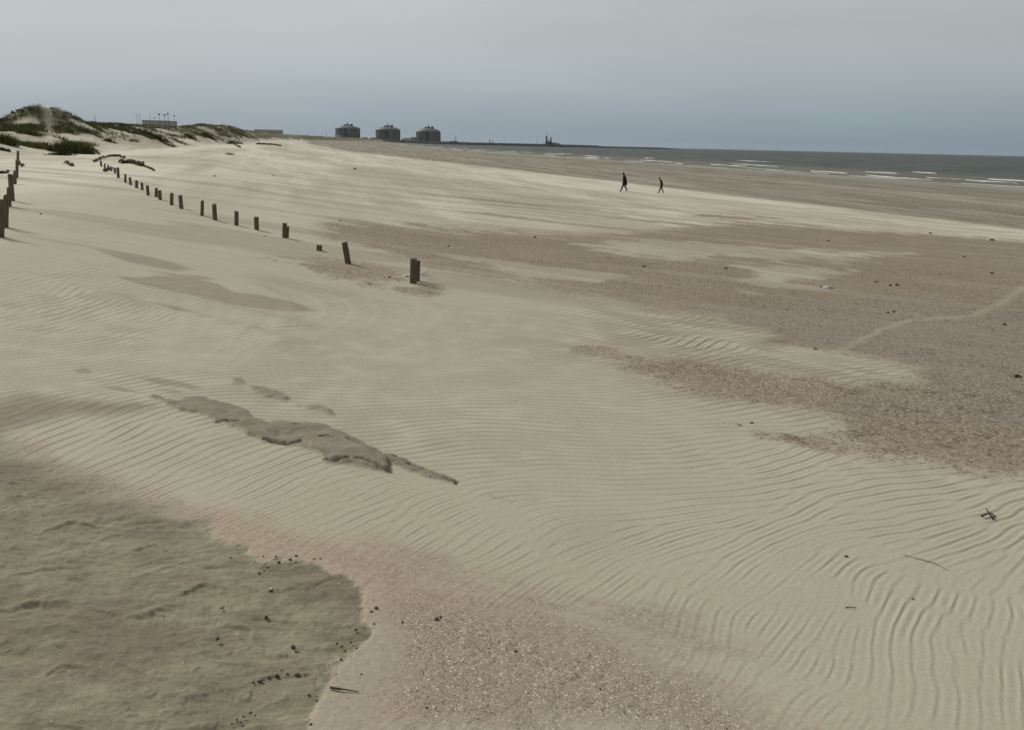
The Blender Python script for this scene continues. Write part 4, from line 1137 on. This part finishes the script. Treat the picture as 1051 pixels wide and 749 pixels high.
def tank(px, ytop, ydome, Y, label):
    x, _ = bearing(px, Y); z0 = 5.0
    zt = zat(px, ytop, Y); zd = zat(px, ydome, Y); rad = 11.65 / FPX * Y * 1.0
    e = empty('storage_tank', (x, Y, z0), label, 'tank', 'huge round storage tanks on the far shore')
    hh = zt - z0
    bm = bmesh.new(); cyl_bm(bm, 0, 0, 0, hh, rad, rad, 72)
    for k in range(16):
        a = 2 * math.pi * k / 16
        box_bm(bm, math.cos(a) * (rad + .3), math.sin(a) * (rad + .3), hh * .5 - .4, 2.6, 3.6, hh - 1.2, 0, a)
    fin(bm, 'wall', M_CONC, e)
    bm = bmesh.new(); cyl_bm(bm, 0, 0, hh - 1.5, hh + 1.4, rad + 1.6, rad + 1.6, 72); fin(bm, 'rim', M_CONC, e)
    bm = bmesh.new(); rings = []
    for j in range(9):
        f = j / 8 * math.pi / 2
        rings.append([bm.verts.new((rad * 1.005 * math.cos(f) * math.cos(6.28318 * i / 72), rad * 1.005 * math.cos(f) * math.sin(6.28318 * i / 72), hh + 1.2 + (zd - zt) * math.sin(f))) for i in range(72)] if j < 8 else [bm.verts.new((0, 0, hh + 1.2 + zd - zt))])
    for j in range(7):
        for i in range(72): bm.faces.new((rings[j][i], rings[j][(i + 1) % 72], rings[j + 1][(i + 1) % 72], rings[j + 1][i]))
    for i in range(72): bm.faces.new((rings[7][i], rings[7][(i + 1) % 72], rings[8][0]))
    fin(bm, 'roof', M_ROOF, e, smooth=True)
    top = hh + 1.2 + zd - zt
    bm = bmesh.new(); box_bm(bm, 4, -8, top + .5, 34, 16, 4.0)
    for k in range(6): box_bm(bm, -10 + k * 5.6, -15, top - 4, 1.0, 1.0, 9)
    fin(bm, 'platform', M_STEEL, e)
    bm = bmesh.new(); box_bm(bm, 2, -8, top + 5.5, 5, 6, 6.4); cyl_bm(bm, 2, -8, top + 8.6, top + 13, .6); fin(bm, 'pump_house', M_STEEL, e)
    bm = bmesh.new(); box_bm(bm, 17, -8, top + 4.4, 7, 8, 4.2); fin(bm, 'valve_house', M_STEEL, e)
    bm = bmesh.new(); box_bm(bm, -8, -8, top + 3.6, 4, 4, 2.6); fin(bm, 'control_box', M_STEEL, e)
    bm = bmesh.new(); box_bm(bm, 0, -rad - 3.4, hh * .5, 6, 5, hh)
    for k in range(8): box_bm(bm, 0, -rad - 3.4, hh * (k + .5) / 8, 7.2, 6.2, .6)
    fin(bm, 'stair_tower', M_STEEL, e)
    bm = bmesh.new()
    for k in range(3): cyl_bm(bm, 12 + k * 2.4, -rad - 1.0, 0, hh + 3, .8)
    fin(bm, 'pipes', M_BLDG2, e)
    return e
tank(357.3, 132.4, 129.4, 3130, 'leftmost far storage tank, greenish grey beside a pale block')
tank(398.4, 134.0, 130.6, 3130, 'middle far storage tank with a bright roof edge')
tank(439.7, 135.8, 132.0, 3130, 'rightmost far storage tank beside the start of the breakwater')

def bank(name, pts, wid, label, cat, mat=M_ROCK, seed=3):
    """long rubble bank with a flat crest: pts are (px, Y, crest z)"""
    P = []
    for px, Y, z in pts:
        x, y = bearing(px, Y); P.append(Vector((x, y, z)))
    V = []; Q = []; k = 0; m_ = 7
    for i in range(len(P) - 1):
        n = max(8, int((P[i + 1] - P[i]).length / 6))
        for j in range(n + (1 if i == len(P) - 2 else 0)):
            c = P[i].lerp(P[i + 1], j / n); d = (P[i + 1] - P[i]); d.z = 0; d.normalize(); sd = Vector((d.y, -d.x, 0))
            for u, zf in ((-1, -.4), (-.6, .45), (-.28, 1), (0, 1), (.28, 1), (.6, .45), (1, -.4)):
                nz = 0.8 * math.sin(k * 1.7 + u * 9) + random.uniform(-.7, .7)
                q = c + sd * (u * wid + nz * .6); V.append((q.x, q.y, c.z * zf + nz * .5))
            k += 1
    for i in range(k - 1):
        for j in range(m_ - 1): Q.append((i * m_ + j, i * m_ + j + 1, (i + 1) * m_ + j + 1, (i + 1) * m_ + j))
    bm = bmesh.new(); me = np_mesh(name, np.array(V), np.array(Q), smooth=False); bm.free()
    return tag(obj(name, me, mat), label, cat)
bank('seawall', [(300, 2980, 12.5), (345, 3000, 12.5), (400, 3010, 12), (452, 3030, 10.5), (480, 3060, 9.5)], 26, 'long dark seawall in front of the far storage tanks', 'seawall')
bank('breakwater', [(481, 3062, 9.0), (545, 3200, 9.5), (590, 3300, 9.2), (614, 3360, 8.2)], 24, 'long dark rubble breakwater right of the far tanks', 'breakwater')
bank('breakwater', [(617, 3250, 6.2), (650, 3300, 6.2), (680, 3360, 5.8), (694, 3400, 3.0)], 20, 'lower outer breakwater ending in the open sea', 'breakwater')

def block(name, px0, px1, ytop, Y, z0, mat, label, cat='building', wins=0, group=None, depth=18):
    x0, _ = bearing(px0, Y); x1, _ = bearing(px1, Y); zt = zat((px0 + px1) / 2, ytop, Y)
    e = empty(name, ((x0 + x1) / 2, Y, z0), label, cat, group)
    w = x1 - x0; h = zt - z0
    bm = bmesh.new(); box_bm(bm, 0, depth / 2, h / 2, w, depth, h); fin(bm, 'wall', mat, e)
    bm = bmesh.new(); box_bm(bm, 0, depth / 2, h + h * .025, w * 1.02, depth * 1.03, h * .05); fin(bm, 'roof', M_BLDG2, e)
    for k in range(wins):
        bm = bmesh.new(); box_bm(bm, -w / 2 + w * (k + .5) / wins, -.04, h * .62, w / wins * .7, .12, h * .3); fin(bm, 'window', M_GLASS, e)
    return e
zg = lambda px, Y: float(H(np.array([bearing(px, Y)[0]]), np.array([Y]))[0])
block('flat_roof_building', 147.4, 171.4, 124.6, 420, zg(159, 420), M_BLDG, 'long pale flat roofed building behind the dune crest', wins=5, depth=14)
block('low_white_building', 261.5, 287.6, 133.8, 1300, 5, M_BLDG, 'low whitish building beyond the far green dunes', wins=6)
block('far_shed', 343.8, 349.0, 138.6, 2950, 5, M_BLDG, 'small pale shed at the left foot of the leftmost tank')
block('far_shed', 414.5, 420.5, 142.0, 3080, 5, M_BLDG, 'pale shed left of the rightmost tank')
block('far_shed', 421.5, 427.6, 141.2, 3080, 5, M_BLDG2, 'grey shed touching the rightmost tank')
block('far_shed', 318.0, 331.0, 139.9, 2900, 5, M_BLDG2, 'long low grey shed in the far treeline', wins=4)
block('far_shed', 372.0, 376.5, 141.4, 3080, 5, M_STEEL, 'dark shed between the left and middle tanks')
block('far_shed', 380.0, 385.0, 141.6, 3080, 5, M_BLDG2, 'grey shed at the left foot of the middle tank')
block('far_shed', 332.0, 343.5, 141.0, 2900, 5, M_BLDG, 'long pale shed between the treeline and the leftmost tank', wins=4)

def far_trees(px0, px1, ytop, Y, label, seed):
    x0, _ = bearing(px0, Y); x1, _ = bearing(px1, Y); zt = zat((px0 + px1) / 2, ytop, Y); h = max(4, zt - 5)
    e = empty('tree_clump', ((x0 + x1) / 2, Y, 4.5), label, 'trees')
    w = (x1 - x0)
    bm = bmesh.new(); rg = random.Random(seed)
    bm2 = bmesh.new()
    n = 14
    for k in range(n):
        cx = rg.uniform(-.5, .5) * w; cy = rg.uniform(-.5, .5) * 20
        hh = h * rg.uniform(.55, 1.0) * (1 - .5 * abs(cx / w * 2) ** 3)
        cyl_bm(bm2, cx, cy, 0, hh * .5, .5, .3, 6)
        for l in range(10):
            me = rock_mesh(rg.uniform(1.2, 2.6), rg.uniform(1.2, 2.6), rg.uniform(1, 2), rg.randint(0, 999), 1)
            tmp = bmesh.new(); tmp.from_mesh(me); bpy.data.meshes.remove(me)
            bmesh.ops.translate(tmp, vec=(cx + rg.uniform(-4, 4), cy + rg.uniform(-4, 4), hh * rg.uniform(.25, .95)), verts=tmp.verts[:])
            m2 = bpy.data.meshes.new('t'); tmp.to_mesh(m2); tmp.free(); bm.from_mesh(m2); bpy.data.meshes.remove(m2)
    fin(bm, 'crown', M_TREE, e); fin(bm2, 'trunk', M_WOOD, e)
for a in [(288, 302, 138.6, 2500, 'dark tree clump behind the end of the green dunes', 1), (296, 308, 138.4, 2700, 'tree clump with a rounded top left of the far sheds', 2), (307, 320, 138.9, 2800, 'low tree clump left of the long grey shed', 3), (313, 318, 138.0, 2850, 'single taller tree clump left of the long grey shed', 4),
          (459, 474, 144.2, 3120, 'low green mound of bushes right of the rightmost tank', 5), (413, 418, 141.8, 3110, 'small bush clump left of the pale far shed', 6)]:
    far_trees(*a)

def mast(px, ytop, ybot, Y, label, head=None, r=0.10, group='thin masts behind the dunes', name='lamp_mast'):
    x, _ = bearing(px, Y); z0 = min(zat(px, ybot, Y), zg(px, Y)) if Y < 1000 else 4.0
    zt = zat(px, ytop, Y)
    e = empty(name, (x, Y, z0), label, 'mast', group)
    h = zt - z0
    bm = bmesh.new(); cyl_bm(bm, 0, 0, -.3, h, r, r * .6, 8); fin(bm, 'pole', M_STEEL, e)
    if head:
        bm = bmesh.new(); hw = head
        box_bm(bm, 0, 0, h, hw, r * 2.5, r * 3)
        for k in (-1, 0, 1): box_bm(bm, k * hw * .36, -.12, h - r * 3, hw * .2, .3, r * 3)
        fin(bm, 'lamp_head', M_STEEL, e)
    return e
for a in [(142.4, 116.6, 130, 'leftmost thin mast left of the pale building', None), (145.5, 116.0, 130, 'second thin mast left of the pale building', None), (155.8, 118.2, 127, 'faint thin mast behind the middle of the pale building', None),
          (165.4, 117.3, 130, 'lamp mast with a thick head at the right half of the pale building', .9), (171.0, 118.0, 130, 'lamp mast at the right end of the pale building', 1.0), (174.4, 116.8, 131, 'tall lamp mast just right of the pale building', .8), (180.7, 118.6, 131, 'rightmost lamp mast standing alone right of the building', .5)]:
    mast(a[0], a[1], a[2], 400, a[3], a[4], .11)
mast(16.0, 114.6, 121.5, 130, 'mast on the skyline left of the high dune', .25, .07)
mast(99.4, 117.6, 123, 140, 'tiny pole on the skyline right of the high dune', None, .05)
mast(335.2, 136.6, 143, 2900, 'thin far pylon left of the leftmost tank', None, .8)
mast(467.4, 141.0, 146, 3100, 'far mast on the green mound right of the tanks', 3.5, .7)
mast(551.3, 143.8, 149, 3220, 'far light pole on the breakwater left of the tower', None, .7)
mast(557.6, 144.2, 149, 3230, 'far light pole just left of the breakwater tower', None, .6)
mast(502.6, 143.9, 148, 3090, 'dark beacon stub on the breakwater, left one', 3.0, 1.6)
mast(505.6, 145.0, 148, 3095, 'dark beacon stub on the breakwater, right one', 2.5, 1.4)

# tower on the breakwater
Yt = 3250
x0, _ = bearing(563, Yt)
e = empty('breakwater_tower', (x0, Yt, 4), 'dark twin topped tower rising from the breakwater', 'tower')
zz = lambda py: zat(563, py, Yt) - 4
u = Yt / FPX
bm = bmesh.new(); box_bm(bm, 0, 0, zz(145.6) / 2, 6.6 * u, 14, zz(145.6)); fin(bm, 'base', M_STEEL, e)
bm = bmesh.new(); box_bm(bm, -2.2 * u, 0, (zz(145.6) + zz(140)) / 2, 1.5 * u, 6, zz(140) - zz(145.6)); cyl_bm(bm, -2.0 * u, 0, zz(140), zz(136.6), .7); fin(bm, 'left_tower', M_STEEL, e)
bm = bmesh.new(); box_bm(bm, 2.2 * u, 0, (zz(145.6) + zz(141.2)) / 2, 1.1 * u, 6, zz(141.2) - zz(145.6)); box_bm(bm, 2.2 * u, 0, zz(141.2), 1.5 * u, 6.5, 1.2); fin(bm, 'right_tower', M_STEEL, e)
bm = bmesh.new()
for k in range(5): box_bm(bm, (-1.4 + k * .7) * u, 0, zz(145.6) + 2 + (k % 2) * 3, .35 * u, 4, 4 + (k % 3) * 3)
fin(bm, 'gear', M_STEEL, e)
bm = bmesh.new()
V0 = [(3.4 * u, -8, zz(146.1)), (9 * u, -8, zz(146.8)), (16 * u, -8, 2), (3.4 * u, -8, 0), (16 * u, -8, 0)]
a = [bm.verts.new(v) for v in V0[:3]] + [bm.verts.new(V0[4]), bm.verts.new(V0[3])]; b = [bm.verts.new((v.co.x, 10, v.co.z)) for v in a]
bm.faces.new(a); bm.faces.new(list(reversed(b)))
for i in range(5): bm.faces.new((a[i], b[i], b[(i + 1) % 5], a[(i + 1) % 5]))
fin(bm, 'sloping_hall', M_BLDG2, e)

# gull over the building
gx, _ = bearing(160.5, 150)
gz = zat(160.5, 121.4, 150)
gl = empty('gull', (gx, 150, gz), 'gull gliding in the air above the pale building', 'bird', rz=R(20))
bm = bmesh.new()
pts = [(-.28, 0, 0, .02), (-.18, 0, .0, .06), (0, 0, .01, .075), (.15, 0, .02, .055), (.22, 0, .03, .045), (.30, 0, .02, .008)]
me = stick_mesh([(p[0], p[1], p[2]) for p in pts], .05, .05, 1, 8); bm.from_mesh(me); bpy.data.meshes.remove(me)
for i, p in enumerate(pts):
    for v in list(bm.verts)[i * 8:(i + 1) * 8]:
        c = Vector(p[:3]); v.co = c + (v.co - c) * (p[3] / .05)
fin(bm, 'body', M_GULL, gl, smooth=True)
for sgn in (-1, 1):
    bm = bmesh.new()
    prof = [(0, .10, -.10, 0.03), (.22, .13, -.09, .10), (.45, .07, -.10, .06), (.62, -.02, -.10, 0.02)]
    tp = [[bm.verts.new((f, sgn * (y + .04), z + .012)) for f in (a_, b_)] for y, a_, b_, z in prof]; bt = [[bm.verts.new((f, sgn * (y + .04), z - .004)) for f in (a_, b_)] for y, a_, b_, z in prof]
    for i in range(3):
        bm.faces.new((tp[i][0], tp[i][1], tp[i + 1][1], tp[i + 1][0])); bm.faces.new((bt[i][0], bt[i + 1][0], bt[i + 1][1], bt[i][1]))
        bm.faces.new((tp[i][0], tp[i + 1][0], bt[i + 1][0], bt[i][0])); bm.faces.new((tp[i][1], bt[i][1], bt[i + 1][1], tp[i + 1][1]))
    bm.faces.new((tp[3][0], tp[3][1], bt[3][1], bt[3][0])); bm.faces.new((tp[0][1], tp[0][0], bt[0][0], bt[0][1]))
    fin(bm, 'wing', M_GULL, gl)

# ------------------------------------------------------------------ people
def skin_body(name, joints, edges, mat, parent, root=0, sub=2):
    me = bpy.data.meshes.new(name)
    me.from_pydata([j[:3] for j in joints], edges, [])
    o = obj(name, me, mat, parent)
    md = o.modifiers.new('skin', 'SKIN')
    for i, j in enumerate(joints):
        rr = j[3] if len(j) > 3 else .05
        me.skin_vertices[0].data[i].radius = (rr, j[4] if len(j) > 4 else rr)
    me.skin_vertices[0].data[root].use_root = True
    md.use_smooth_shade = True
    s2 = o.modifiers.new('sub', 'SUBSURF'); s2.levels = sub; s2.render_levels = sub
    return o

def person(px, py, height, label, stride, bow, coat, heading):
    p = at(px, py); k = height / 1.75
    e = empty('person', p, label, 'person', 'walkers on the far sand', rz=heading)   # local +x is the walking direction
    S = lambda *v: tuple(q * k for q in v)
    # forward leg, rear leg
    fx, rx = stride
    J = [S(0, 0, .93, .12, .15), S(.01, 0, 1.10, .11, .14), S(.03 + bow * .3, 0, 1.30, .12, .165), S(.05 + bow * .6, 0, 1.46, .065, .07), S(.08 + bow, 0, 1.55, .055),   # pelvis..neck
         S(.11 + bow * 1.25, 0, 1.62, .085, .08), S(.12 + bow * 1.35, 0, 1.70, .075, .07),
         S(.02, .10, .88, .105), S(fx * .45 + .06, .10, .50, .082), S(fx, .10, .09, .06), S(fx + .15, .11, .05, .042),
         S(-.02, -.10, .88, .105), S(rx * .40 + .05, -.10, .50, .082), S(rx, -.10, .13, .06), S(rx + .13, -.11, .05, .042),
         S(.04 + bow * .5, .20, 1.40, .055), S(-.02 + bow * .4, .26, 1.13, .043), S(.10 + bow * .5, .25, .90, .034), S(.14 + bow * .5, .245, .84, .03),
         S(.04 + bow * .5, -.20, 1.40, .055), S(-.08 + bow * .4, -.26, 1.13, .043), S(.0 + bow * .4, -.26, .89, .034), S(.03 + bow * .4, -.255, .83, .03)]
    E = [(0, 1), (1, 2), (2, 3), (3, 4), (4, 5), (5, 6), (0, 7), (7, 8), (8, 9), (9, 10), (0, 11), (11, 12), (12, 13), (13, 14), (2, 15), (15, 16), (16, 17), (17, 18), (2, 19), (19, 20), (20, 21), (21, 22)]
    skin_body('body', J, E, M_DARKB, e)
    h = J[5]
    fc = fin(*(lambda b: (bmesh.ops.create_uvsphere(b, u_segments=14, v_segments=10, radius=.078 * k), b)[1:])(bmesh.new()), 'face', M_SKIN, e, smooth=True)
    fc.location = (h[0] + .022 * k, 0, h[2] + .01 * k); fc.scale = (.95, .85, 1.15)
    hr = fin(*(lambda b: (bmesh.ops.create_uvsphere(b, u_segments=16, v_segments=10, radius=.098 * k), b)[1:])(bmesh.new()), 'hair', M_HAIR, e, smooth=True)
    hr.location = (h[0] - .012 * k, 0, h[2] + .045 * k); hr.scale = (1.05, .92, 1.12)
    # coat: a shell hanging from the shoulders
    bm = bmesh.new(); rings = []
    for z, cx, ax, ay in coat:
        rings.append([bm.verts.new(((cx + ax * math.cos(a)) * k, ay * math.sin(a) * k, (z + .012 * math.sin(3 * a)) * k)) for a in [2 * math.pi * i / 20 for i in range(20)]])
    for j in range(len(rings) - 1):
        for i in range(20): bm.faces.new((rings[j][i], rings[j][(i + 1) % 20], rings[j + 1][(i + 1) % 20], rings[j + 1][i]))
    ct = fin(bm, 'coat', M_BLACK, e, smooth=True)
    md = ct.modifiers.new('thickness', 'SOLIDIFY'); md.thickness = .015
    for sgn in (0, 4):
        a, b_, c_ = (Vector(J[15 + sgn][:3]), Vector(J[16 + sgn][:3]), Vector(J[17 + sgn][:3]))
        obj('sleeve', stick_mesh([a, (a + b_) / 2, b_, (b_ + c_) / 2, c_], .085 * k, .055 * k, 3, 12), M_BLACK, e)
    return e
person(640.7, 196.9, 1.72, 'adult in a long black coat walking left on the far sand', (.34, -.30), .06,
       [(.62, .0, .25, .27), (.80, .0, .22, .25), (1.0, .01, .19, .22), (1.2, .04, .18, .225), (1.36, .07, .16, .215), (1.46, .09, .11, .13), (1.52, .10, .075, .085)], R(186))
person(678.6, 198.6, 1.46, 'child in dark clothes walking bent forward behind the adult', (.30, -.28), .17,
       [(.84, .0, .15, .18), (1.0, .02, .14, .175), (1.2, .06, .14, .185), (1.36, .11, .125, .175), (1.46, .15, .085, .10), (1.52, .18, .06, .07)], R(184))

# ------------------------------------------------------------------ light
scn = bpy.context.scene
bm = bmesh.new(); box_bm(bm, 0, 0, 41, 36000, 36000, 112)
mh = bpy.data.materials.new('sea_haze'); mh.use_nodes = True; mh.node_tree.nodes.clear()
ho_ = mh.node_tree.nodes.new('ShaderNodeOutputMaterial'); pv = mh.node_tree.nodes.new('ShaderNodeVolumePrincipled')
pv.inputs['Color'].default_value = (0.86, 0.93, 1.0, 1); pv.inputs['Density'].default_value = HAZE; pv.inputs['Anisotropy'].default_value = 0.2
mh.node_tree.links.new(pv.outputs[0], ho_.inputs['Volume'])
tag(fin(bm, 'haze', mh), 'thin bluish sea haze over the far shore', kind='stuff')
SUN_EL, SUN_AZ = 37.0, -54.0   # degrees; azimuth measured from the view direction (+y) towards the right (+x)
w = bpy.data.worlds.new('World'); scn.world = w; w.use_nodes = True
nt = w.node_tree; nt.nodes.clear(); k = NB(nt)
out = k.n('ShaderNodeOutputWorld'); bg = k.n('ShaderNodeBackground'); bg2 = k.n('ShaderNodeBackground'); add = k.n('ShaderNodeMixShader')
sky = k.n('ShaderNodeTexSky', sky_type='NISHITA'); sky.sun_disc = False
sky.sun_elevation = R(SUN_EL); sky.sun_rotation = R(SUN_AZ)
sky.air_density = 1.0; sky.dust_density = 1.6; sky.ozone_density = 1.0
k.lk(sky.outputs[0], bg.inputs[0]); bg.inputs[1].default_value = 0.05
# high thin overcast: a veil of cloud that hides most of the blue
tc = k.n('ShaderNodeTexCoord'); sx = k.n('ShaderNodeSeparateXYZ'); k.lk(tc.outputs['Generated'], sx.inputs[0])
ramp = k.n('ShaderNodeValToRGB'); k.lk(sx.outputs[2], ramp.inputs[0])
cr = ramp.color_ramp
stops = [(0.0, (0.185, 0.238, 0.298)), (0.03, (0.215, 0.272, 0.322)), (0.075, (0.288, 0.325, 0.348)), (0.16, (0.375, 0.390, 0.378)), (0.30, (0.30, 0.31, 0.295)), (0.7, (0.26, 0.265, 0.255))]
cr.elements[0].position = stops[0][0]; cr.elements[0].color = (*stops[0][1], 1)
cr.elements[1].position = stops[-1][0]; cr.elements[1].color = (*stops[-1][1], 1)
for ps, c in stops[1:-1]:
    el = cr.elements.new(ps); el.color = (*c, 1)
mp = k.n('ShaderNodeMapping'); mp.inputs['Scale'].default_value = (1.0, 1.0, 6.0); k.lk(tc.outputs['Generated'], mp.inputs[0])
cn = k.noise(mp.outputs[0], 1.6, 5, 0.55)
cl = k.rng(cn, 0.3, 0.7, 0.91, 1.09)
lr = k.rng(sx.outputs[0], -0.6, 0.6, 1.06, 0.86)     # lighter towards the sun side
cl = k.math('MULTIPLY', cl, lr)
cc = k.n('ShaderNodeCombineColor')
for i in range(3): k.lk(cl, cc.inputs[i])
k.lk(k.mix(1.0, ramp.outputs[0], cc.outputs[0], 'MULTIPLY'), bg2.inputs[0]); bg2.inputs[1].default_value = 1.24
add.inputs[0].default_value = 0.82; k.lk(bg.outputs[0], add.inputs[1]); k.lk(bg2.outputs[0], add.inputs[2]); k.lk(add.outputs[0], out.inputs[0])

sl = bpy.data.lights.new('sun', 'SUN'); sl.energy = 2.6; sl.angle = R(16); sl.color = (1.0, 0.963, 0.895)
so = bpy.data.objects.new('sun', sl); C.objects.link(so)
dirv = Vector((math.sin(R(SUN_AZ)) * math.cos(R(SUN_EL)), math.cos(R(SUN_AZ)) * math.cos(R(SUN_EL)), math.sin(R(SUN_EL))))
so.rotation_euler = dirv.to_track_quat('Z', 'Y').to_euler()
so.location = (-20, 10, 40)

vs = scn.view_settings
vs.view_transform = 'Standard'; vs.look = 'None'; vs.gamma = 1.0; vs.use_curve_mapping = False; vs.exposure = 0.24
